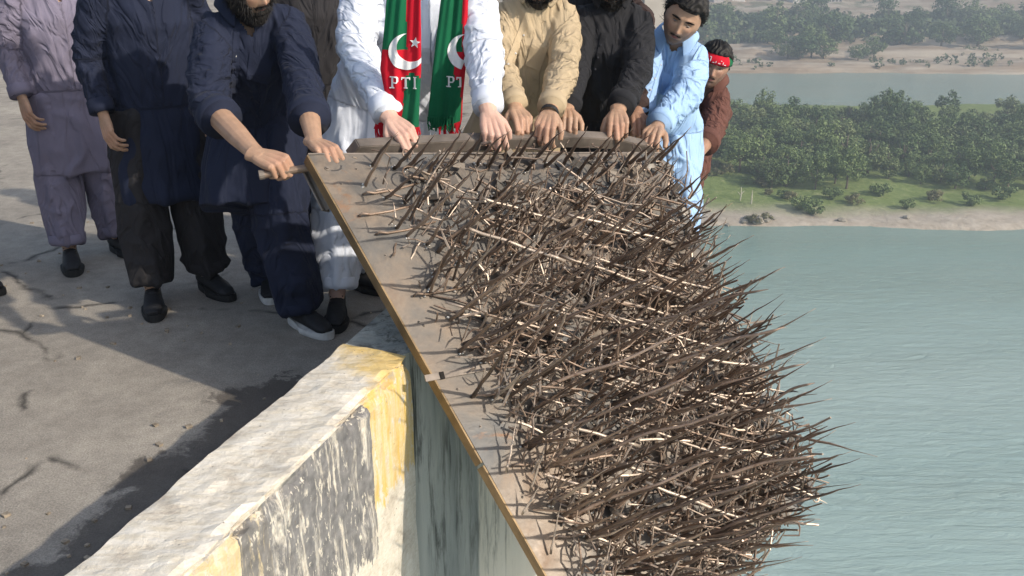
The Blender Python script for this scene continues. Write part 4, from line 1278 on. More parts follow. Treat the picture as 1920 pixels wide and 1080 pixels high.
def make_person(name_label, sp, mats, seed=0, group=None):
    """sp: world joints. returns root, info"""
    rs = np.random.RandomState(seed)
    J = {k: np.asarray(v, float) for k, v in sp.items() if k in ('neck', 'chest', 'belly', 'pelvis', 'hem', 'sa', 'sb', 'ea', 'eb', 'wa', 'wb', 'ka', 'kb', 'fa', 'fb', 'ha', 'hb', 'head')}
    root = empty('person', ((J['fa'][0] + J['fb'][0]) / 2, (J['fa'][1] + J['fb'][1]) / 2, 0.0))
    tag(root, name_label, 'person', group)
    g = sp.get('girth', 1.0); ar = sp.get('arm', (0.068, 0.058, 0.046)); se = sp.get('sleeve', (0.93, 0.93))
    sideU = nrm(J['sb'] - J['sa']); sideL = nrm(sideU + nrm(J.get('hb') - J.get('ha')) * 0.6)
    # ---- body (coarse, clothed) -------------------------------------
    b = MB()
    b.tube([J['pelvis'], J['belly'], J['chest'], J['neck'] * .8 + J['chest'] * .2], [(0.155 * g, 0.115 * g), (0.15 * g, 0.115 * g), (0.165 * g, 0.115 * g), (0.065, 0.05)], 16, side=sideU)
    b.tube([J['sa'], J['chest'] * .35 + (J['sa'] + J['sb']) * .325, J['sb']], [0.045, 0.055, 0.045], 12)
    nk = J['head'] * .75 + J['neck'] * .25
    b.tube([J['neck'] * .7 + J['chest'] * .3, J['neck'], nk], [0.050, 0.058, 0.055], 14)
    for s in 'ab':
        b.tube([J['s' + s], J['e' + s], J['e' + s] * .45 + J['w' + s] * .55], [0.050, 0.040, 0.034], 10)
        b.tube([J['h' + s], J['k' + s], J['f' + s]], [0.085, 0.058, 0.040], 10)
        toe = sp['toe' + s]; b.tube([J['f' + s], J['f' + s] + nrm(toe) * 0.11 - [0, 0, .045]], [0.036, 0.03], 8)
    V, F, N = voxel(b, 0.013, 3)
    tint = np.zeros((len(V), 4)); tint[:, 3] = 1
    for s in 'ab':
        hd = sp['hand' + s]
        hv, hf, hn = hand_geo(J['w' + s], np.asarray(hd['K'], float), np.asarray(hd['nb'], float), hd['thumb'], hd.get('pose', 'over'), hd.get('sc', 1.0), J['e' + s])
        k = len(V); V = np.concatenate([V, hv]); F = F + [tuple(i + k for i in f_) for f_ in hf]
        tt = np.zeros((len(hv), 4)); tt[:, 3] = 1
        tt[:, 2] = np.clip(1 - np.linalg.norm(hv - np.asarray(hd['K'], float), axis=1) / 0.07, 0, 1) * 0.5
        tint = np.concatenate([tint, tt])
    hs = sp.get('hscale', 1.0)
    HV, HF, HT, frame, HP = head_geo(J['head'], sp['face'], sp['up'], hs, sp.get('stubble', 0.0), sp.get('beard', 0))
    k = len(V); V = np.concatenate([V, HV]); F = F + [tuple(i + k for i in f_) for f_ in HF]; tint = np.concatenate([tint, HT])
    c, r, f, u = frame
    for sg in (-1, 1):      # ears
        e = MB(); ec = c + (r * sg * 0.078 - f * 0.004 - u * 0.004) * hs
        e.tube([ec - u * .026 + f * .004, ec - u * .008, ec + u * .012, ec + u * .028 - f * .004], [(.006, .004), (.013, .006), (.018, .007), (.010, .005)], 10, side=f)
        ev, ef, en = voxel(e, 0.003, 2)
        k = len(V); V = np.concatenate([V, ev]); F = F + [tuple(i + k for i in f_) for f_ in ef]; q = np.zeros((len(ev), 4)); q[:, 2] = .4; q[:, 3] = 1; tint = np.concatenate([tint, q])
    me = mesh_of('body', V, F, mats['skin'], True)
    ca = me.color_attributes.new('tint', 'FLOAT_COLOR', 'POINT'); ca.data.foreach_set('color', tint.astype(np.float32).ravel())
    body = link('body', me, root)
    for sg in (-1, 1):      # eyes, mostly lidded
        e = MB(); ec = c + (r * sg * 0.032 + f * 0.0825 + u * 0.0080) * hs
        V_, F_ = tube_geo([ec - r * .011, ec - r * .006, ec, ec + r * .006, ec + r * .011], [(.0005, .0008), (.0014, .005), (.0018, .0065), (.0014, .005), (.0005, .0008)], 8, side=u)
        e.add(V_, F_, 0)
        V_, F_ = tube_geo([ec + f * .0045 - u * .001, ec + f * .0072 - u * .001], [.0024, .0022], 8); e.add(V_, F_, 1)
        link('eye', e.mesh('eye', [M['eye'], M['iris']], True), root)
    # ---- shirt -------------------------------------------------------
    sh = MB()
    ch = J['chest']
    up_t = (J['sa'] + J['sb']) / 2
    rings = [(J['neck'] * .9 + up_t * .1, (0.075, 0.068)), (up_t * .75 + ch * .25, (0.155 * g, 0.10 * g)), (ch, (0.195 * g, 0.142 * g)), (J['belly'], (0.178 * g, 0.142 * g)), (J['pelvis'], (0.19 * g, 0.15 * g))]
    hem = J['hem']; hw = sp.get('hemw', (0.235, 0.185))
    if sp.get('tucked'):
        sh.tube([q for q, _ in rings], [w for _, w in rings], 24, side=sideU)
    else:
        mid = J['pelvis'] * .5 + hem * .5
        sh.tube([q for q, _ in rings] + [mid, hem], [w for _, w in rings] + [((0.19 * g + hw[0]) / 2, (.15 * g + hw[1]) / 2), hw], 24, side=sideU)
    sh.tube([J['sa'], up_t * .9 + J['neck'] * .1, J['sb']], [ar[0] * .92, ar[0] * 1.12, ar[0] * .92], 14)
    for s, fr_ in zip('ab', se):
        S, E, W = J['s' + s], J['e' + s], J['w' + s]
        end = E + (W - E) * fr_
        pre = E + (W - E) * max(0.1, fr_ - 0.10)
        r2 = ar[1] + (ar[2] - ar[1]) * fr_
        inn = S * .86 + up_t * .14
        sh.tube([inn, S * .55 + E * .45, E, E * .5 + end * .5, pre, end], [ar[0] * 1.05, ar[0], ar[1] * 1.05, (ar[1] + r2) / 2, r2 * 1.08, r2], 16)
    V, F, N = voxel(sh, sp.get('vox', 0.0070), 4, 0.5)
    # folds
    A = []
    segs = [('t', J['neck'], J['pelvis'])]
    if not sp.get('tucked'): segs.append(('k', J['pelvis'], hem))
    for s in 'ab': segs += [('u', J['s' + s], J['e' + s]), ('f', J['e' + s], J['w' + s])]
    prm = [seg_param(V, a_, b_, nrm(np.array([0.2, -1, 0.3]))) for _, a_, b_ in segs]
    eff = np.stack([p_[2] - (0.10 if segs[i][0] in 'tk' else 0.0) for i, p_ in enumerate(prm)])
    w = np.exp(-np.maximum(0, eff) / 0.022); w /= w.sum(0)
    disp = np.zeros(len(V)); fa = sp.get('folds', 1.0)
    fr_of = {len(segs) - 3: se[0], len(segs) - 1: se[1]}
    for i, (kd, a_, b_) in enumerate(segs):
        s, ang, dist, L = prm[i]
        sd = seed * 7 + i * 3
        Q = np.stack([s, np.cos(ang) * 0.12, np.sin(ang) * 0.12], -1)
        n1 = vnoise(Q * 7, sd) - .5; n2 = vnoise(Q * 16, sd + 1) - .5
        if kd in 'uf':
            sgn = 1 if i % 2 else -1
            q = s * (88 if kd == 'u' else 100) + sgn * 1.5 * np.cos(ang + sd) + 7 * n1 + 3 * n2
            near = np.exp(-(((s - L) if kd == 'u' else s) / (0.40 * L)) ** 2)
            cu = 0.45 + 0.75 * near + (0.45 * np.exp(-((s - L * .85) / (.12)) ** 2) if kd == 'f' else 0.35 * np.exp(-(s / .08) ** 2))
            md = sm(0.35, 0.62, vnoise(Q * 9, sd + 5))
            cu = cu * (1 - 0.85 * sm(L * fr_of.get(i, 9) - .075, L * fr_of.get(i, 9) - .045, s)) if kd == 'f' else cu
            h = ridge(q, 2.4) * md * 0.0115 * cu - 0.003 * cu + 0.003 * n1
            q2 = ang * 2 + s * 18 + 5 * n1
            h += 0.005 * ridge(q2, 3)
            if kd == 'f': h *= 1 - 0.9 * sm(L * fr_of.get(i, 9) - .075, L * fr_of.get(i, 9) - .04, s)
        elif kd == 't':
            # pulls from the armpits towards the waist and hanging drape
            x_ = (V - a_) @ sideU; xs = np.abs(x_)
            q = x_ * 75 + s * 16 * np.sign(x_) + 8 * n1 + 4 * n2
            h = 0.013 * ridge(q, 2.6) * sm(0.35, 0.65, vnoise(np.stack([x_ * 7, s * 3.0, ang], -1), sd + 4)) - 0.003
            q = s * 42 + xs * 46 + 6 * n1
            h += 0.007 * ridge(q, 2.6) * sm(0.42, 0.7, vnoise(np.stack([x_ * 8, s * 5, ang * .6], -1), sd + 8)) * sm(0.03, .12, xs)
            h += 0.005 * n1
        else:
            q = ang * 7 + 6 * n1 + s * 4
            h = 0.018 * ridge(q, 2.0) * sm(0, L * .7, s) * (0.5 + vnoise(Q * 4, sd + 9)) + 0.012 * n1
            q = s * 36 + ang * 3 + 7 * n1
            h += 0.011 * ridge(q, 3) * sm(0.5, .75, vnoise(Q * 6, sd + 10))
        disp += w[i] * h
    V = V + N * disp[:, None] * fa
    flow = np.zeros((len(V), 3)); dom = w.argmax(0)
    for i, (kd, a_, b_) in enumerate(segs):
        s, ang, dist, L = prm[i]; m_ = dom == i
        if kd in 'uf': fv = np.stack([s * 19 + 1.3 * np.cos(ang + seed + i), np.cos(ang) * 1.05, np.sin(ang) * 1.05], -1)
        elif kd == 't': x_ = (V - a_) @ sideU; fv = np.stack([x_ * 17 + s * 6 * np.sign(x_), s * 5.5, np.sin(ang) * 1.2], -1)
        else: fv = np.stack([np.cos(ang) * 2.1, np.sin(ang) * 2.1, s * 3.0], -1)
        flow[m_] = (fv + seed * 9 + i * 5)[m_]
    # neck opening in front
    nf = nrm(sp.get('front', sp['face']) * np.array([1, 1, 0.2])); spn = nrm(ch - J['neck'])
    nf = nrm(nf - spn * np.dot(nf, spn)); nr_ = np.cross(nf, spn)
    vo = sp.get('vopen', 0.11)
    rel = V - J['neck']; a1 = rel @ spn; a2 = rel @ nf; a3 = np.abs(rel @ nr_)
    hide = (a2 > 0.02) & (a1 > -0.08) & (a1 < vo) & (a3 < 0.034 * (1 - np.clip(a1, 0, vo) / vo) + 0.002)
    F = [f_ for f_ in F if not any(hide[i] for i in f_)]
    me = mesh_of('shirt', V, F, mats['shirt'], True)
    shirt = link('shirt', me, root)
    fa_ = me.attributes.new('flow', 'FLOAT_VECTOR', 'POINT'); fa_.data.foreach_set('vector', flow.astype(np.float32).ravel())
    # collar
    if not sp.get('nocollar'):
        cm = MB(); nb_ = 40; CV = []
        Ctr = J['neck'] - spn * sp.get('colz', 0.028)
        for k in range(nb_ + 1):
            a = math.radians(24 + (336 - 24) * k / nb_)
            dr = nf * math.cos(a) + nr_ * math.sin(a)
            t_ = max(0, math.cos(a) - 0.35) / 0.6
            CV += [Ctr + dr * 0.070 - spn * (0.020 - 0.012 * t_), Ctr + dr * 0.078 - spn * (0.028 - 0.012 * t_), Ctr + dr * (0.108 + 0.022 * t_) + spn * (0.016 + 0.075 * t_ ** 2)]
        CF = []
        for k in range(nb_):
            for q in range(2): CF.append((k * 3 + q, k * 3 + q + 1, k * 3 + q + 4, k * 3 + q + 3))
        n0 = len(CV); inner = [p - nrm(p - Ctr) * 0.004 for p in CV]
        co = temp_obj(CV, CF); so_ = co.modifiers.new('s', 'SOLIDIFY'); so_.thickness = 0.004; sb_ = co.modifiers.new('b', 'SUBSURF'); sb_.levels = 1
        m2 = bpy.data.meshes.new_from_object(co.evaluated_get(bpy.context.evaluated_depsgraph_get())); bpy.data.objects.remove(co)
        m2.name = 'collar'; m2.materials.clear(); m2.materials.append(mats.get('collar', mats['shirt'])); m2.polygons.foreach_set('use_smooth', [True] * len(m2.polygons))
        link('collar', m2, root)
    # cuffs
    for s, fr_ in zip('ab', se):
        E, W = J['e' + s], J['w' + s]; d = W - E; Lf = np.linalg.norm(d)
        end = E + d * fr_; r2 = (ar[1] + (ar[2] - ar[1]) * fr_) * sp.get('cuffr', 1.04)
        wd = sp.get('cuffw', 0.055)
        u_ = nrm(d)
        cm = MB(); st_ = end - u_ * wd
        P = [st_, st_ + u_ * .003, st_ + u_ * wd * .5, end - u_ * .001, end + u_ * .002, end - u_ * .004]; R = [r2 * 1.04, r2 * 1.12, r2 * 1.12, r2 * 1.10, r2 * 1.06, r2 * .90]
        Vc, Fc = tube_geo(P, R, 22, cap=False)
        Vc = np.array(Vc); Vc += nrm_rows(Vc - (E + np.outer((Vc - E) @ u_, u_))) * (0.004 * (vnoise(Vc * 60, 3) - .5))[:, None]
        link('cuff', mesh_of('cuff', Vc, Fc, mats['shirt'], True), root)
    # ---- trousers ----------------------------------------------------
    tr = MB(); lr = sp.get('leg', (0.12, 0.105, 0.085))
    for s in 'ab':
        Hh, Kk, Ff = J['h' + s], J['k' + s], J['f' + s]
        end = Ff + np.array([0, 0, sp.get('trz', 0.03)])
        tr.tube([Hh, (Hh + Kk) / 2, Kk, Kk * .45 + end * .55, end], [lr[0], (lr[0] + lr[1]) / 2, lr[1], (lr[1] * .45 + lr[2] * .55) * 1.05, lr[2]], 18)
    tr.tube([J['ha'] * .7 + J['hb'] * .3 + [0, 0, .06], J['hb'] * .7 + J['ha'] * .3 + [0, 0, .06]], [0.13, 0.13], 14)
    V, F, N = voxel(tr, 0.0095, 4, 0.5)
    disp = np.zeros(len(V))
    segs = []
    for s in 'ab': segs += [(J['h' + s], J['k' + s]), (J['k' + s], J['f' + s])]
    prm = [seg_param(V, a_, b_, nrm(np.array([0.2, -1, 0.3]))) for a_, b_ in segs]
    w = np.exp(-np.stack([p_[2] for p_ in prm]) / 0.02); w /= w.sum(0)
    for i in range(4):
        s, ang, dist, L = prm[i]; sd = seed * 5 + i
        Q = np.stack([s, np.cos(ang) * 0.12, np.sin(ang) * 0.12], -1); n1 = vnoise(Q * 6, sd + 50) - .5; n2 = vnoise(Q * 15, sd + 51) - .5
        h = 0.020 * ridge(ang * 5 + 5 * n1 + s * 5, 2.2) * (0.4 + vnoise(Q * 5, sd)) + 0.014 * n1
        h += 0.015 * ridge(s * 48 + 1.8 * np.cos(ang + i) + 7 * n1 + 3 * n2, 2.4) * sm(.4, .65, vnoise(Q * 7, sd + 3)) * (0.5 + (i % 2) * sm(L * .4, L, s))
        disp += w[i] * h
    V = V + N * (disp * fa)[:, None]
    flow = np.zeros((len(V), 3)); dom = w.argmax(0)
    for i in range(4):
        s, ang, dist, L = prm[i]; m_ = dom == i
        flow[m_] = (np.stack([np.cos(ang) * 1.3, np.sin(ang) * 1.3, s * 8 + 2.0 * np.cos(ang)], -1) + seed * 4 + i * 7)[m_]
    tme = mesh_of('trousers', V, F, mats['trousers'], True)
    fa_ = tme.attributes.new('flow', 'FLOAT_VECTOR', 'POINT'); fa_.data.foreach_set('vector', flow.astype(np.float32).ravel())
    link('trousers', tme, root)
    # hems (ankle bands)
    for s in 'ab':
        Ff = J['f' + s] + np.array([0, 0, sp.get('trz', 0.03)]); d = nrm(Ff - J['k' + s])
        Vc, Fc = tube_geo([Ff - d * .05, Ff - d * .048, Ff - d * .01, Ff + d * .004, Ff - d * .003], [lr[2] * .98, lr[2] * 1.07, lr[2] * 1.06, lr[2] * 1.03, lr[2] * .9], 24, cap=False)
        link('trouser_hem', mesh_of('trouser_hem', Vc, Fc, mats['trousers'], True), root)
    # ---- shoes -------------------------------------------------------
    for s in 'ab':
        a_ = J['f' + s]; t_ = nrm(np.asarray(sp['toe' + s], float) * [1, 1, 0]); sd_ = np.cross(t_, [0, 0, 1]); g0_ = np.array([a_[0], a_[1], 0.0])
        up_ = np.array([0, 0, 1.0])
        def S(x_, y_, z_): return g0_ + t_ * x_ * 1.12 + sd_ * y_ * 1.12 + up_ * z_ * 1.06
        m_ = MB()
        m_.tube([S(-0.065, 0, .055), S(-.02, 0, .062), S(.05, 0, .058), (S(.115, 0, .05)), S(.165, 0.004, .042), S(.195, .004, .036)], [(.026, .036), (.036, .045), (.041, .042), (.045, .034), (.042, .026), (.026, .014)], 16, side=sd_)
        m_.tube([S(-.03, 0, .06), S(-.012, 0, .105), S(-.008, 0, .122)], [(.042, .036), (.042, .036), (.040, .036)], 14, side=t_)
        m_.tube([S(.02, 0, .09), S(.075, 0, .085)], [(.028, .016), (.026, .012)], 10, side=sd_)
        sv, sf, sn = voxel(m_, 0.0045, 3)
        so_ = link('shoe', mesh_of('shoe', sv, sf, mats.get('shoe', M['shoe_black']), True), root)
        ol = []
        for k in range(28):
            w_ = 2 * math.pi * k / 28; xx = math.cos(w_); yy = math.sin(w_)
            X_ = 0.068 + 0.140 * xx; Wd_ = 0.043 + (0.007 if xx > 0 else -0.004)
            ol.append((X_, Wd_ * (abs(yy) ** 0.8) * (1 if yy > 0 else -1)))
        SV = [S(x_ * 1.0, y_, 0.002) for x_, y_ in ol] + [S(x_ * 1.0 - .0, y_ * 1.06, 0.014) for x_, y_ in ol] + [S(x_, y_ * 1.02, 0.028 + (0.012 if x_ < -0.02 else 0) + (.006 if x_ > .18 else 0)) for x_, y_ in ol]
        SF = [tuple(range(27, -1, -1)), tuple(56 + i for i in range(28))] + [(l * 28 + i, l * 28 + (i + 1) % 28, (l + 1) * 28 + (i + 1) % 28, (l + 1) * 28 + i) for l in (0, 1) for i in range(28)]
        ss = mesh_of('sole', SV, SF, mats.get('sole', M['sole_black']))
        bm = bmesh.new(); bm.from_mesh(ss); bmesh.ops.recalc_face_normals(bm, faces=bm.faces); bm.to_mesh(ss); bm.free()
        so2 = bpy.data.objects.new('sole', ss); COL.objects.link(so2); so2.parent = so_
        for k in range(4):
            lc = MB(); x_ = .028 + k * .018
            lc.tube([S(x_, -.026, .098 - k * .006), S(x_ + .004, 0, .107 - k * .007), S(x_, .026, .098 - k * .006)], [.0028] * 3, 5)
            lo = bpy.data.objects.new('lace', lc.mesh('lace', mats.get('lace', M['sole_black']))); COL.objects.link(lo); lo.parent = so_
    # ---- hair --------------------------------------------------------
    add_hair(frame, HV, HP, root, rs, hs, sp.get('hair', 'side'), sp.get('hairlen', 0.035), sp.get('hairthick', 0.014))
    if sp.get('beard', 0): add_beard(frame, HV, HP, root, rs, hs, sp['beard'])
    elif sp.get('stubble', 0) > 0.3:
        pass
    # eyebrow and moustache hairs
    x, y, z = (HP / hs).T
    bm_ = (np.abs(np.abs(x) - 0.031) < 0.019) & (np.abs(z - 0.0275 + 2.2*(np.abs(x)-.03)**2*6) < 0.0030) & (y > 0.04)
    idx = np.where(bm_)[0]
    if len(idx):
        pk = idx[rs.randint(len(idx), size=360)]
        D = np.sign(x[pk])[:, None] * r[None] * 1.0 - u[None] * 0.05 + rs.normal(size=(360, 3)) * .25; D = nrm_rows(D)
        o = strands('eyebrow', HV[pk] + f * .001 + rs.normal(size=(360, 3)) * .001, np.repeat(f[None], 360, 0), D, rs.uniform(.005, .008, 360), 0.0012, M['hair'], root, rs, 0.3, 2); o['kind'] = 'stuff'
    nm_ = 420 if sp.get('beard', 0) else 130
    if sp.get('beard', 0) or sp.get('stubble', 0):
        bm_ = (np.abs(x) < 0.026) & (np.abs(z + 0.0475 + 0.14 * np.abs(x)) < 0.0032) & (y > 0.05)
        idx = np.where(bm_)[0]
        pk = idx[rs.randint(len(idx), size=nm_)]
        D = np.sign(x[pk])[:, None] * r[None] * .7 - u[None] * 0.6 + rs.normal(size=(nm_, 3)) * .2; D = nrm_rows(D)
        o = strands('moustache', HV[pk] + f * .001 + rs.normal(size=(nm_, 3)) * .0012, np.repeat(f[None], nm_, 0), D, rs.uniform(.004, .006, nm_), 0.0009, M['hair'], root, rs, 0.3, 2); o['kind'] = 'stuff'
    bvh = BVHTree.FromPolygons([tuple(p) for p in me_verts(shirt.data)], [tuple(p.vertices) for p in shirt.data.polygons])
    return root, dict(bvh=bvh, J=J, frame=frame, HV=HV, HP=HP, shirt=shirt)
def me_verts(me):
    V = np.empty(len(me.vertices) * 3); me.vertices.foreach_get('co', V); return V.reshape(-1, 3)

def hit(bvh, px, py):
    r = ray(px, py); l, n, i, d = bvh.ray_cast(Vector(CAM), Vector(r).normalized())
    if l is None: return None
    return np.array(l)
def decal(name, bvh, q, nx, ny, off, thick, mat, parent, smooth_t=True):
    """patch of cloth sewn on the garment: q four pixel corners (tl, tr, br, bl)"""
    T = np.full((ny + 1, nx + 1), np.nan); PX = np.zeros((ny + 1, nx + 1, 2))
    for j in range(ny + 1):
        for i in range(nx + 1):
            u, v = i / nx, j / ny
            p = (np.array(q[0]) * (1 - u) + np.array(q[1]) * u) * (1 - v) + (np.array(q[3]) * (1 - u) + np.array(q[2]) * u) * v
            PX[j, i] = p; h = hit(bvh, *p)
            if h is not None: T[j, i] = np.dot(h - CAM, [0, CT, -ST])
    if np.isnan(T).all(): return None
    T = np.where(np.isnan(T), np.nanmean(T), T)
    if smooth_t:
        for _ in range(2):
            Tp = np.pad(T, 1, mode='edge'); T = np.minimum(T, (Tp[:-2, 1:-1] + Tp[2:, 1:-1] + Tp[1:-1, :-2] + Tp[1:-1, 2:] + T) / 5)
    V = [at(*PX[j, i], T[j, i] - off) for j in range(ny + 1) for i in range(nx + 1)] + [at(*PX[j, i], T[j, i] - off + thick) for j in range(ny + 1) for i in range(nx + 1)]
    m = nx + 1; N = m * (ny + 1); F = []
    for j in range(ny):
        for i in range(nx):
            a = j * m + i; F += [(a, a + m, a + m + 1, a + 1), (N + a, N + a + 1, N + a + m + 1, N + a + m)]
    for i in range(nx): F += [(i, i + 1, N + i + 1, N + i), (ny * m + i + 1, ny * m + i, N + ny * m + i, N + ny * m + i + 1)]
    for j in range(ny): F += [((j + 1) * m, j * m, N + j * m, N + (j + 1) * m), (j * m + nx, (j + 1) * m + nx, N + (j + 1) * m + nx, N + j * m + nx)]
    return link(name, mesh_of(name, V, F, mat, False), parent)
def button(bvh, px, py, mat, parent, r=0.0055):
    h = hit(bvh, px, py)
    if h is None: return
    d = nrm(CAM - h); mb = MB(); mb.tube([h - d * .002, h + d * .0085, h + d * .010], [r, r, r * .7], 10)
    mb.build('button', mat, parent)

def px_joints(d):
    return {k: at(*v) for k, v in d.items()}
def ank(px, t, z=0.095):
    X = (px - 960) / FPX * t
    return np.array([X, (t - (CAM[2] - z) * ST) / CT, z])
def tplate(px, py=286): return float(np.dot(pw(px, py) - CAM, [0, CT, -ST]))
# cloth colours
C_navy = cloth('navy_cotton', (0.017, 0.022, 0.044), 0.35)
C_white = cloth('white_cotton', (0.70, 0.74, 0.83), 0.1, var=.04)
C_beige = cloth('khaki_cotton', (0.46, 0.36, 0.235), 0.15, var=.08)
C_black = cloth('black_cotton', (0.020, 0.020, 0.023), 0.4)
C_blue = cloth('light_blue_cotton', (0.36, 0.53, 0.78), 0.1, var=.06)
C_blue2 = cloth('pale_blue_cotton', (0.48, 0.60, 0.80), 0.1, var=.06)
C_brown = cloth('brown_cotton', (0.13, 0.058, 0.045), 0.25)
C_dbrown = cloth('dark_brown_cotton', (0.05, 0.032, 0.028))
C_dark = cloth('charcoal_cotton', (0.03, 0.028, 0.03), 0.3)
C_lilac = cloth('grey_lilac_cotton', (0.20, 0.18, 0.24), 0.2)
C_maroon = cloth('maroon_cotton', (0.09, 0.03, 0.032), 0.3)
C_slate = cloth('slate_cotton', (0.10, 0.12, 0.15), 0.3)
S_tan = skin_mat('tan_skin', (0.43, 0.268, 0.178))
S_fair = skin_mat('fair_skin', (0.60, 0.385, 0.30))
S_brown = skin_mat('brown_skin', (0.38, 0.22, 0.15))

UPB = np.array([0, -0.55, 0.83])
def hnd(px, py, t, thumb, pose='over', nb=UPB, sc=1.08): return dict(K=at(px, py, t), nb=nb, thumb=thumb, pose=pose, sc=sc)

# ---- man in navy --------------------------------------------------
sp = px_joints(dict(pelvis=(480, 222, 3.95), belly=(474, 155, 3.80), chest=(472, 92, 3.64), neck=(454, 8, 3.52), head=(462, -28, 3.42),
    sa=(392, 62, 3.50), sb=(545, 42, 3.62), ea=(392, 200, 3.36), wa=(483, 292, 3.09), eb=(568, 160, 3.44), wb=(590, 268, 3.16),
    ha=(445, 232, 4.02), hb=(520, 232, 3.95), ka=(482, 400, 4.22), kb=(524, 400, 3.88), hem=(478, 392, 3.93)))
sp.update(fa=ank(505, 4.50), fb=ank(560, 4.06), toea=np.array([.25, -1, 0]), toeb=np.array([.75, -.7, 0]),
    handa=hnd(528, 308, 3.06, 1, 'fist', np.array([.1, -.5, .85]), 1.1), handb=hnd(618, 284, 3.09, 1, 'over', np.array([.3, -.45, .85]), 1.05),
    face=np.array([.72, -.62, -.28]), up=np.array([-.18, -.12, 1]), front=np.array([.35, -.9, -.1]), sleeve=(0.28, 0.62), arm=(0.078, 0.072, 0.070), cuffw=.05, cuffr=1.0,
    beard=0.028, hemw=(0.235, 0.19), vopen=.085, leg=(0.125, 0.112, 0.095), hscale=1.04, girth=1.05, trz=.0)
root, nv = make_person('bearded man in navy with rolled sleeves gripping the rod at the left corner', sp, dict(skin=S_tan, shirt=C_navy, trousers=C_navy, sole=M['sole_white']), 1)
b = nv['bvh']
decal('placket', b, [(438, 60), (449, 60), (446, 175), (432, 175)], 3, 22, .004, .003, C_navy, root)
decal('pocket', b, [(468, 98), (510, 113), (505, 160), (462, 148)], 10, 10, .004, .003, C_navy, root)
button(b, 441, 105, M['button_white'], root); button(b, 433, 137, M['button_dark'], root)

# ---- man in white with the scarf ----------------------------------
sp = px_joints(dict(pelvis=(712, 200, 4.02), belly=(735, 130, 3.90), chest=(772, 50, 3.76), neck=(800, -55, 3.68), head=(818, -118, 3.60),
    sa=(678, -30, 3.66), sb=(890, -38, 3.68), ea=(668, 92, 3.50), wa=(734, 226, 3.30), eb=(908, 98, 3.56), wb=(916, 212, 3.38),
    ha=(670, 232, 4.12), hb=(745, 232, 4.02), ka=(632, 395, 4.12), kb=(690, 395, 4.30), hem=(695, 370, 4.04)))
sp.update(fa=ank(632, 4.18), fb=ank(668, 4.52), toea=np.array([.12, -1, 0]), toeb=np.array([.8, -.5, 0]),
    handa=hnd(766, 256, 3.25, -1, 'over', np.array([.15, -.55, .82]), 1.12), handb=hnd(924, 243, 3.36, 1, 'over', UPB, 1.12),
    face=np.array([.15, -.85, -.5]), up=np.array([0, -.3, 1]), front=np.array([.1, -1, 0]), sleeve=(0.92, 0.92), arm=(0.082, 0.074, 0.050), cuffw=.065,
    stubble=0.3, hemw=(0.25, 0.20), leg=(0.13, 0.12, 0.085), girth=1.22, trz=.05, folds=.9)
root, wh = make_person('man in white with a green and red scarf holding the rail', sp, dict(skin=S_fair, shirt=C_white, trousers=C_white), 2)
WROOT = root

# scarf: two hanging ends with coloured quarters, crescents, a star and letters
M['sc_red'] = cloth('red_scarf_wool', (0.52, 0.010, 0.025), 0.3, .9, .25)
M['sc_green'] = cloth('green_scarf_wool', (0.008, 0.125, 0.055), 0.3, .9, .25)
M['sc_white'] = cloth('white_embroidery', (0.80, 0.80, 0.80), 0.1, .8, .2, .03)
def scarf_end(rows, bvh, mats_fn, name, ph, behind=None):
    """rows: (py, xl, xr); cloth hangs straight down just before the shirt"""
    tr_ = []
    for (y, xl, xr) in rows:
        for u in np.linspace(0, 1, 7):
            h = hit(bvh, xl + (xr - xl) * u, y)
            if h is not None: tr_.append((h[2], h[1]))
    ys = np.array(tr_)
    Y0 = np.percentile(ys[:, 1], 3) - 0.012 if len(ys) else 3.4
    nx = 26
    n = 64
    Yd = np.linspace(rows[0][0], rows[-1][0], n)
    XL = np.interp(Yd, [r[0] for r in rows], [r[1] for r in rows]); XR = np.interp(Yd, [r[0] for r in rows], [r[2] for r in rows])
    V = []; 
    for j in range(n):
        for i in range(nx + 1):
            u = i / nx; px = XL[j] * (1 - u) + XR[j] * u; r = ray(px, Yd[j])
            # intersect with vertical plane Y = Y0 leaning along the chest
            t = (Y0) / r[1]; p = CAM + r * t
            rip = 0.006 * math.sin(u * 11 + ph + j * 0.02) + 0.004 * math.sin(u * 23 + j * .05 + ph)
            V.append(p + np.array([0, rip, 0]))
    return np.array(V).reshape(n, nx + 1, 3), Yd, XL, XR, Y0
def scarf(rows, bvh, colour, ph, root, fr_rows):
    G, Yd, XL, XR, Y0 = scarf_end(rows, bvh, None, '', ph)
    n, m = G.shape[:2]
    F = []; MI = []
    for j in range(n - 1):
        for i in range(m - 1):
            a = j * m + i; F.append((a, a + m, a + m + 1, a + 1))
            px = (XL[j] + (XR[j] - XL[j]) * (i + .5) / (m - 1)); MI.append(colour(px, (Yd[j] + Yd[j + 1]) / 2))
    me = mesh_of('scarf', G.reshape(-1, 3), F, [M['sc_red'], M['sc_green']], True); me.polygons.foreach_set('material_index', MI)
    o = temp_obj([], []); bpy.data.objects.remove(o)
    sco = link('scarf', me, root); sm_ = sco.modifiers.new('thickness', 'SOLIDIFY'); sm_.thickness = 0.006; sm_.offset = -1
    def on(px, py, off=0.004):
        j = np.clip((py - Yd[0]) / (Yd[-1] - Yd[0]) * (n - 1), 0, n - 1.001); j0 = int(j)
        xl = np.interp(py, Yd, XL); xr = np.interp(py, Yd, XR)
        i = np.clip((px - xl) / (xr - xl), 0, 1) * (m - 1.001); i0 = int(i)
        fj, fi = j - j0, i - i0
        p = (G[j0, i0] * (1 - fi) + G[j0, i0 + 1] * fi) * (1 - fj) + (G[j0 + 1, i0] * (1 - fi) + G[j0 + 1, i0 + 1] * fi) * fj
        return p + np.array([0, -off, 0])
    return sco, on
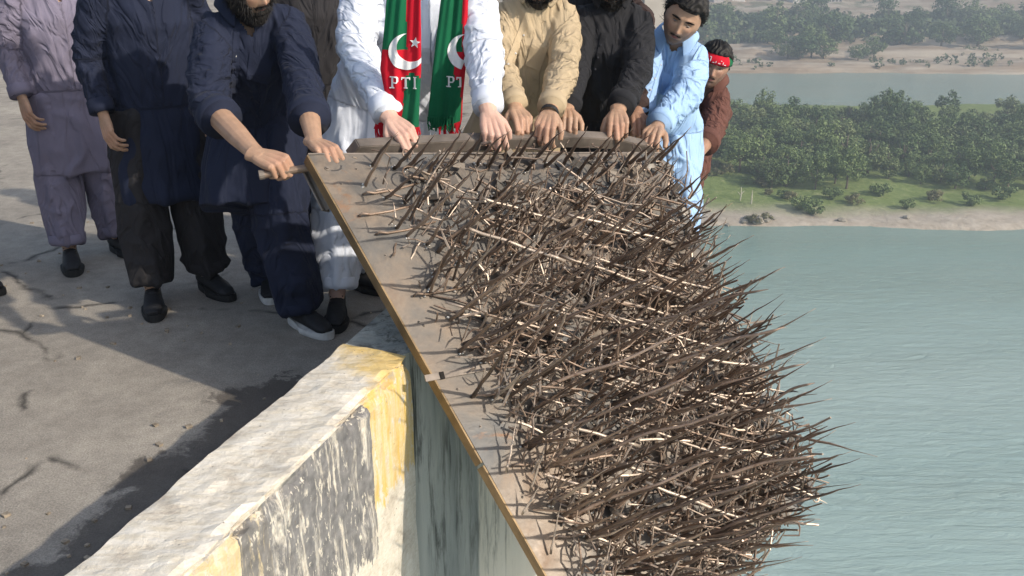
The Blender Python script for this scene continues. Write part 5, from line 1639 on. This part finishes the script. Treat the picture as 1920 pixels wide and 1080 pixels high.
def emb(name, quads, on, parent, off=0.005, sub=3):
    """embroidery: list of pixel quads laid on the scarf with their own thickness"""
    mb = MB()
    for q in quads:
        q = [np.array(p, float) for p in q]
        k = sub; V = []
        for lay in (off, -0.001):
            for j in range(k + 1):
                for i in range(k + 1):
                    u, v = i / k, j / k
                    p = (q[0] * (1 - u) + q[1] * u) * (1 - v) + (q[3] * (1 - u) + q[2] * u) * v
                    V.append(on(p[0], p[1], lay))
        m = k + 1; N = m * m; F = []
        for j in range(k):
            for i in range(k):
                a = j * m + i; F.append((a, a + m, a + m + 1, a + 1))
        for i in range(k): F += [(i, i + 1, N + i + 1, N + i), (k * m + i + 1, k * m + i, N + k * m + i, N + k * m + i + 1)]
        for j in range(k): F += [((j + 1) * m, j * m, N + j * m, N + (j + 1) * m), (j * m + k, (j + 1) * m + k, N + (j + 1) * m + k, N + j * m + k)]
        mb.add(V, F)
    o = bpy.data.objects.new(name, mb.mesh(name, M['sc_white'])); COL.objects.link(o); o.parent = parent
    o.matrix_parent_inverse = parent.matrix_parent_inverse.inverted() @ parent.matrix_parent_inverse
    return o
def crescent(cx, cy, R, cx2, cy2, R2, a0, a1, clip=None):
    """outer arc of circle 1 from angle a0 to a1, inner arc of circle 2"""
    Q = []; n = 26
    A = []; B = []
    for k in range(n + 1):
        a = math.radians(a0 + (a1 - a0) * k / n)
        p = np.array([cx + R * math.cos(a), cy + R * math.sin(a)])
        d = p - np.array([cx2, cy2]); q = np.array([cx2, cy2]) + d / np.linalg.norm(d) * R2
        if np.dot(p - q, d) < 0: q = p
        A.append(p); B.append(q)
    for k in range(n): 
        q4 = [A[k], A[k + 1], B[k + 1], B[k]]
        if clip and max(p[0] for p in q4) > clip: continue
        Q.append(q4)
    return Q
def star(cx, cy, R, rot):
    P = []
    for k in range(10):
        a = math.radians(rot + 36 * k); r = R if k % 2 == 0 else R * 0.42
        P.append((cx + r * math.sin(a), cy - r * math.cos(a)))
    Q = []
    for k in range(0, 10, 2): Q.append([P[k], P[(k + 1) % 10], (cx, cy), P[k - 1]])
    return Q
def letter(ch, x, y, w, h, t=3.6):
    s = t; v = 1.7
    def R(x0, y0, x1, y1): return [(x + x0, y + y0), (x + x1, y + y0), (x + x1, y + y1), (x + x0, y + y1)]
    if ch == 'P': return [R(2, 0, 2 + s, h), R(-1, 0, 2, v), R(-1.5, h - v, 6 + s / 2, h), R(2 + s, 0, w - 3, v + .4), R(2 + s, h * .5, w - 3, h * .5 + v + .2), [(x + w - 3, y), (x + w, y + 3), (x + w - 3.2, y + 4), (x + w - 4.5, y + v)], R(w - 3.2, 3, w, h * .5 - 1), [(x + w - 3.2, y + h * .5 - 1.5), (x + w, y + h * .5 - 2), (x + w - 2.4, y + h * .5 + v), (x + w - 4, y + h * .5 + v)]]
    if ch == 'T': return [R(w / 2 - s / 2, 0, w / 2 + s / 2, h), R(0, 0, w, v + .6), R(0, v, v, 5), R(w - v, v, w, 5), R(w / 2 - 3.6, h - v, w / 2 + 3.6, h)]
    if ch == 'I': return [R(w / 2 - s / 2, 0, w / 2 + s / 2, h), R(w / 2 - 3, 0, w / 2 + 3, v), R(w / 2 - 3.4, h - v, w / 2 + 3.4, h)]
def halfT(x, y, h): return [[(x, y), (x + 9, y), (x + 9, y + 2.3), (x, y + 2.3)], [(x, y + 1.7), (x + 1.7, y + 1.7), (x + 1.7, y + 5), (x, y + 5)], [(x + 5.5, y), (x + 9, y), (x + 9, y + h), (x + 5.5, y + h)], [(x + 3, y + h - 1.7), (x + 9, y + h - 1.7), (x + 9, y + h), (x + 3, y + h)]]
def col_l(px, py):
    if py < 95: return 1 if px < 763 + (py - 90) * 0.02 else 0
    return 1 if (px > 759 - (py - 145) * .06 and py > 143 + max(0, (790 - px)) * .04 + 6 * math.sin(px * .12)) else 0
def col_r(px, py):
    e = 867 - max(0, py - 95) * 0.03 
    if px > e: return 0
    if 96 < py < 150 and px > 852: return 0
    return 1
bv = wh['bvh']
s1, on1 = scarf([(-60, 735, 795), (0, 725, 789), (60, 719, 790), (130, 712, 790), (180, 722, 787), (242, 700, 785)], bv, col_l, 0.3, WROOT, None)
s2, on2 = scarf([(-60, 822, 872), (0, 826, 878), (60, 819, 876), (130, 811, 873), (180, 806, 868), (222, 802, 866), (240, 812, 862)], bv, col_r, 1.7, WROOT, None)
emb('crescent', crescent(762.5, 97, 34, 771, 89, 27, 20, 268), on1, s1)
emb('star', star(778.5, 80, 10.5, 8), on1, s1)
emb('letter', letter('P', 732, 143, 15, 22), on1, s1); emb('letter', letter('T', 752, 145, 17, 21), on1, s1); emb('letter', letter('I', 774, 144, 8, 22, 3.0), on1, s1)
emb('crescent', crescent(872, 97, 33, 882, 89, 27, 95, 268, 873), on2, s2)
emb('letter', letter('P', 838, 143, 14, 20, 3.2), on2, s2); emb('letter', halfT(856, 144, 19), on2, s2)
def fringe(pts_fn, n, L, mat, parent, sway, rs):
    for k in range(n):
        p = pts_fn((k + .5) / n); mb = MB()
        q = p + np.array([rs.normal() * .004 + sway * .3, 0, -L * .5]); e = p + np.array([rs.normal() * .008 + sway, rs.normal() * .004, -L * rs.uniform(.9, 1.1)])
        mb.tube([p, q, e], [.0032, .003, .002], 5); o = bpy.data.objects.new('tassel', mb.mesh('tassel', mat)); COL.objects.link(o); o.parent = parent
rs_ = np.random.RandomState(8)
fringe(lambda u: on2(802 + 50 * u, 218, .010), 22, .055, M['sc_green'], s2, -.006, rs_)
fringe(lambda u: on2(822 + 40 * u, 238 - 10 * u, .004), 18, .06, M['sc_red'], s2, .002, rs_)
fringe(lambda u: on1(700 + 32 * u, 228 + 2 * u, .004), 14, .075, M['sc_red'], s1, .004, rs_)
fringe(lambda u: on1(760 + 26 * u, 238, .004), 12, .05, M['sc_red'], s1, .002, rs_)
decal('placket', bv, [(794, -60), (808, -60), (806, 120), (792, 120)], 3, 24, .004, .003, C_white, WROOT)

# ---- man in khaki ---------------------------------------------------
sp = px_joints(dict(pelvis=(972, 200, 4.14), belly=(984, 140, 4.02), chest=(1000, 68, 3.92), neck=(1012, -14, 3.84), head=(1014, -48, 3.73),
    sa=(944, 24, 3.86), sb=(1060, 26, 3.90), ea=(938, 128, 3.76), wa=(968, 206, 3.56), eb=(1056, 132, 3.76), wb=(1030, 212, 3.53),
    ha=(938, 225, 4.22), hb=(1002, 225, 4.15), ka=(925, 380, 4.1), kb=(985, 380, 4.1), hem=(945, 320, 4.2)))
tp = tplate
sp.update(fa=ank(925, 4.4), fb=ank(990, 4.35), toea=np.array([0, -1, 0]), toeb=np.array([.2, -1, 0]),
    handa=hnd(988, 236, tp(988) - .0, -1, 'over', np.array([.25, -.5, .82])), handb=hnd(1020, 244, tp(1020) - .02, 1, 'over', np.array([-.1, -.6, .8])),
    face=np.array([-.05, -.8, -.6]), up=np.array([0.05, -.45, 1]), front=np.array([-.1, -1, -.1]), sleeve=(0.93, 0.90), arm=(0.070, 0.062, 0.047), beard=0.026, hemw=(0.22, 0.17), girth=1.0, vopen=.05)
root, be = make_person('bearded man in a khaki shirt and a dark wristband holding the rail', sp, dict(skin=S_tan, shirt=C_beige, trousers=C_beige), 3)
b = be['bvh']
decal('placket', b, [(986, 22), (998, 26), (957, 124), (947, 120)], 3, 20, .0045, .003, C_beige, root)
decal('pocket', b, [(1000, 72), (1028, 90), (1012, 134), (985, 122)], 10, 10, .0045, .003, C_beige, root)
for (x, y) in ((982, 66), (967, 100), (953, 120)): button(b, x, y, M['button_white'], root, .0045)
W = be['J']['wb']; E = be['J']['eb']; d = nrm(W - E)
V_, F_ = tube_geo([W - d * .012, W - d * .010, W + d * .006, W + d * .008], [.034, .036, .036, .034], 20, cap=False); link('wristband', mesh_of('wristband', V_, F_, M['shoe_black'], True), root)

# ---- man in black ---------------------------------------------------
sp = px_joints(dict(pelvis=(1128, 215, 4.30), belly=(1132, 150, 4.18), chest=(1142, 82, 4.08), neck=(1147, -6, 4.0), head=(1150, -44, 3.90),
    sa=(1084, 40, 4.02), sb=(1198, 40, 4.06), ea=(1078, 130, 3.92), wa=(1062, 208, 3.68), eb=(1196, 132, 3.92), wb=(1158, 210, 3.72),
    ha=(1098, 235, 4.36), hb=(1158, 235, 4.32), ka=(1100, 380, 4.3), kb=(1160, 380, 4.3), hem=(1120, 330, 4.36)))
sp.update(fa=ank(1095, 4.6), fb=ank(1160, 4.55), toea=np.array([0, -1, 0]), toeb=np.array([.2, -1, 0]),
    handa=hnd(1064, 240, tp(1064) - .02, 1, 'over'), handb=hnd(1160, 243, tp(1160) - .01, -1, 'over', np.array([-.05, -.6, .8])),
    face=np.array([-.1, -.8, -.5]), up=np.array([0, -.4, 1]), front=np.array([-.1, -1, -.1]), sleeve=(0.93, 0.90), arm=(0.074, 0.066, 0.050), beard=0.03, hemw=(0.20, 0.16), vopen=.05, nocollar=False)
root, bl = make_person('bearded man in plain black clothes bending over the rail with both hands on it', sp, dict(skin=S_tan, shirt=C_black, trousers=C_black), 4)
b = bl['bvh']
decal('placket', b, [(1128, 60), (1138, 62), (1118, 150), (1109, 148)], 3, 18, .0045, .003, C_black, root)
decal('pocket', b, [(1150, 82), (1180, 90), (1174, 130), (1144, 120)], 10, 10, .0045, .003, C_black, root)
for (x, y) in ((1126, 85), (1121, 108), (1116, 130)): button(b, x, y, M['button_dark'], root, .0045)

# ---- man in light blue ----------------------------------------------
sp = px_joints(dict(pelvis=(1252, 246, 4.56), belly=(1243, 195, 4.45), chest=(1258, 132, 4.32), neck=(1268, 70, 4.20), head=(1280, 36, 4.05),
    sa=(1216, 84, 4.28), sb=(1300, 106, 4.26), ea=(1204, 160, 4.16), wa=(1206, 226, 4.02), eb=(1288, 176, 4.06), wb=(1230, 240, 3.84),
    ha=(1246, 262, 4.62), hb=(1262, 268, 4.52), ka=(1258, 390, 4.55), kb=(1277, 380, 4.48), hem=(1262, 330, 4.52)))
sp.update(fa=ank(1245, 4.75), fb=ank(1262, 4.55), toea=np.array([.1, -1, 0]), toeb=np.array([0, -1, 0]),
    handa=hnd(1212, 250, 3.98, -1, 'over'), handb=hnd(1214, 262, tp(1214) + .0, 1, 'over', np.array([-.2, -.55, .8])),
    face=np.array([-.24, -.88, -.22]), up=np.array([.40, -.35, 1]), front=np.array([-.25, -1, -.3]), sleeve=(0.93, 0.92), arm=(0.082, 0.072, 0.050), stubble=0.75, hemw=(0.12, 0.13), girth=0.95, leg=(0.105, 0.098, 0.085), hairthick=.020, hairlen=.05, vopen=.035, hscale=0.97)
root, bu = make_person('young man in a light blue shirt at the right end of the rail', sp, dict(skin=S_tan, shirt=C_blue, trousers=C_blue), 5)
b = bu['bvh']
decal('placket', b, [(1240, 112), (1248, 114), (1222, 200), (1214, 198)], 3, 18, .0045, .003, C_blue, root)
decal('pocket', b, [(1242, 132), (1264, 145), (1254, 182), (1226, 172)], 10, 10, .0045, .003, C_blue, root)
for (x, y) in ((1239, 122), (1228, 147), (1220, 168)): button(b, x, y, M['button_white'], root, .0045)

# ---- man in brown with headband --------------------------------------
sp = px_joints(dict(pelvis=(1284, 282, 5.30), belly=(1298, 245, 5.15), chest=(1318, 200, 4.98), neck=(1330, 150, 4.86), head=(1337, 124, 4.74),
    sa=(1296, 176, 4.95), sb=(1347, 178, 4.86), ea=(1282, 240, 4.8), wa=(1280, 300, 4.62), eb=(1336, 246, 4.74), wb=(1309, 290, 4.56),
    ha=(1270, 285, 5.35), hb=(1296, 285, 5.3), ka=(1262, 350, 5.0), kb=(1285, 350, 5.0), hem=(1276, 330, 5.30)))
sp.update(fa=ank(1250, 5.35), fb=ank(1272, 5.3), toea=np.array([0, -1, 0]), toeb=np.array([0, -1, 0]),
    handa=hnd(1278, 318, 4.6, -1, 'hang'), handb=hnd(1303, 312, 4.54, 1, 'hang', np.array([.5, -.8, .2]), 1.0),
    face=np.array([-.15, -.95, -.05]), up=np.array([.26, -.12, 1]), front=np.array([-.35, -1, -.3]), sleeve=(0.75, 0.55), arm=(0.070, 0.064, 0.060), stubble=0.6, hemw=(0.14, 0.13), girth=0.85, leg=(0.10, 0.09, 0.07), vopen=.05, hscale=.95, hairthick=.016)
root, br = make_person('man in a brown shirt with a red and green headband crouching behind the others', sp, dict(skin=S_brown, shirt=C_brown, trousers=C_brown), 6)
def headband():
    c, r, f, u = br['frame']; mb = MB(); n = 48; V = []
    for k in range(n):
        a = 2 * math.pi * k / n; d = r * math.sin(a) + f * math.cos(a)
        rad = 1 / math.sqrt((math.sin(a) / .0815) ** 2 + (math.cos(a) / .104) ** 2)
        lift = 0.012 * (1 - math.cos(a)) / 2
        for (z, e) in ((.026, .0), (.040, .004), (.056, .002), (.072, -.006), (.082, -.014)): V.append(c + u * (z + lift) + d * (rad * math.sqrt(max(.2, 1 - (z / .125) ** 2)) + .010 + e))
    F = []; MI = []
    for k in range(n):
        for q in range(4):
            F.append((k * 5 + q, ((k + 1) % n) * 5 + q, ((k + 1) % n) * 5 + q + 1, k * 5 + q + 1)); a = 2 * math.pi * k / n
            MI.append(1 if (q >= 3 or math.cos(a) < -.1 or (math.sin(a) < -.75)) else 0)
    me = mesh_of('headband', V, F, [M['sc_red'], M['sc_green']], True); me.polygons.foreach_set('material_index', MI)
    o = link('headband', me, br_root); s = o.modifiers.new('thickness', 'SOLIDIFY'); s.thickness = .003; s.offset = 1
    mb = MB()
    for (a0, z0, w, h) in ((-.42, .034, .010, .003), (-.30, .036, .003, .012), (-.12, .036, .012, .003), (0.04, .036, .003, .010), (.14, .034, .010, .003), (.30, .036, .004, .022), (.36, .056, .010, .003), (-.2, .05, .006, .003)):
        d = r * math.sin(a0) + f * math.cos(a0); rad = 1 / math.sqrt((math.sin(a0) / .0815) ** 2 + (math.cos(a0) / .104) ** 2)
        t_ = np.cross(u, d); mb.box(c + u * (z0 + h / 2) + d * (rad * math.sqrt(1 - (z0 / .125) ** 2) + .0165), t_ * w / 2, d * .0012, u * h / 2)
    mk = mb.mesh('headband_print', M['sc_white']); q = bpy.data.objects.new('headband_print', mk); COL.objects.link(q); q.parent = o
br_root = root
headband()

# ---- others -----------------------------------------------------------
def stand(X, Y, face_dir, H, label, mats, seed, lean=0.0, arms=None, beard=0.0, wristw=None, **kw):
    """a man standing at X, Y facing face_dir"""
    f = nrm(np.array([face_dir[0], face_dir[1], 0])); r = np.array([f[1], -f[0], 0]); o = np.array([X, Y, 0.0]); k = H / 1.75
    def P(a, b_, z): return o + (r * a + f * (b_ + lean * max(0, z - .9))) * k + np.array([0, 0, z * k])
    s = dict(pelvis=P(0, 0, .93), belly=P(0, .01, 1.10), chest=P(0, .01, 1.28), neck=P(0, 0, 1.48), head=P(0, .035, 1.63), sa=P(-.19, 0, 1.42), sb=P(.19, 0, 1.42),
        ea=P(-.25, -.03, 1.13), eb=P(.25, -.03, 1.13), wa=P(-.24, .10, .90), wb=P(.24, .10, .90), ha=P(-.09, 0, .9), hb=P(.09, 0, .9), ka=P(-.11, .04, .5), kb=P(.12, .02, .5), fa=P(-.13, 0, .095 / k), fb=P(.14, .06, .095 / k), hem=P(0, 0, .50))
    if arms: s.update({q: np.asarray(v, float) for q, v in arms.items()})
    s.update(toea=f + r * -.2, toeb=f + r * .25, handa=dict(K=P(-.235, .13, .82) if not arms or 'Ka' not in arms else arms['Ka'], nb=-r * 1.0 + f * .3, thumb=1, pose='hang'), handb=dict(K=P(.235, .13, .82) if not arms or 'Kb' not in arms else arms['Kb'], nb=r * 1.0 + f * .3, thumb=-1, pose='hang'),
        face=f + np.array([0, 0, -.35]), up=np.array([0, 0, 1.0]) + f * .3, front=f, beard=beard, stubble=0 if beard else .5, vox=.012, hemw=(.23, .17))
    s.update(kw)
    return make_person(label, s, mats, seed)
stand(-1.06, 4.95, (.35, -1), 1.76, 'man in charcoal clothes standing behind the men in navy and white', dict(skin=S_tan, shirt=C_dark, trousers=C_dark), 11, .1, beard=.02)
stand(0.24, 5.05, (0, -1), 1.78, 'man in black standing in the gap behind the khaki and black shirted men', dict(skin=S_tan, shirt=C_black, trousers=C_black), 12, .15, beard=.02)
# the man behind the one in black who reaches the rail with a dark brown sleeve
A_ = dict(wa=at(1150, 215, 4.2), wb=at(1194, 212, 3.98), ea=at(1150, 130, 4.3), eb=at(1200, 130, 4.25), sa=at(1130, 20, 4.6), sb=at(1205, 28, 4.55), neck=at(1168, -5, 4.65), head=at(1172, -48, 4.55), chest=at(1168, 70, 4.7), belly=at(1160, 130, 4.8), pelvis=at(1158, 200, 4.85))
stand(0.50, 4.98, (0, -1), 1.72, 'man in a dark brown sleeve reaching the rail between the black and light blue shirts', dict(skin=S_brown, shirt=C_dbrown, trousers=C_dark), 13, 0, arms=dict(A_), beard=.02, girth=.85, hem=at(1150, 330, 4.85),
    handb=dict(K=at(1203, 240, 3.90), nb=UPB, thumb=-1, pose='over'), handa=dict(K=at(1152, 240, 4.15), nb=UPB, thumb=1, pose='over'), arm=(.066, .056, .046))
# bystanders to the left of the photograph's sharp part
stand(-1.62, 4.15, (.55, -.8), 1.78, 'man in dark navy clothes standing at the left beside the bearded man in navy', dict(skin=S_tan, shirt=C_navy, trousers=C_dark), 14, .12, beard=.02)
stand(-2.30, 4.75, (.6, -.7), 1.74, 'man in grey lilac clothes standing second from the left edge', dict(skin=S_tan, shirt=C_lilac, trousers=C_lilac), 15, .05, beard=.015)
stand(-2.78, 4.15, (.75, -.6), 1.76, 'man in slate grey clothes at the far left edge on the road', dict(skin=S_brown, shirt=C_slate, trousers=C_dark), 16, .05)
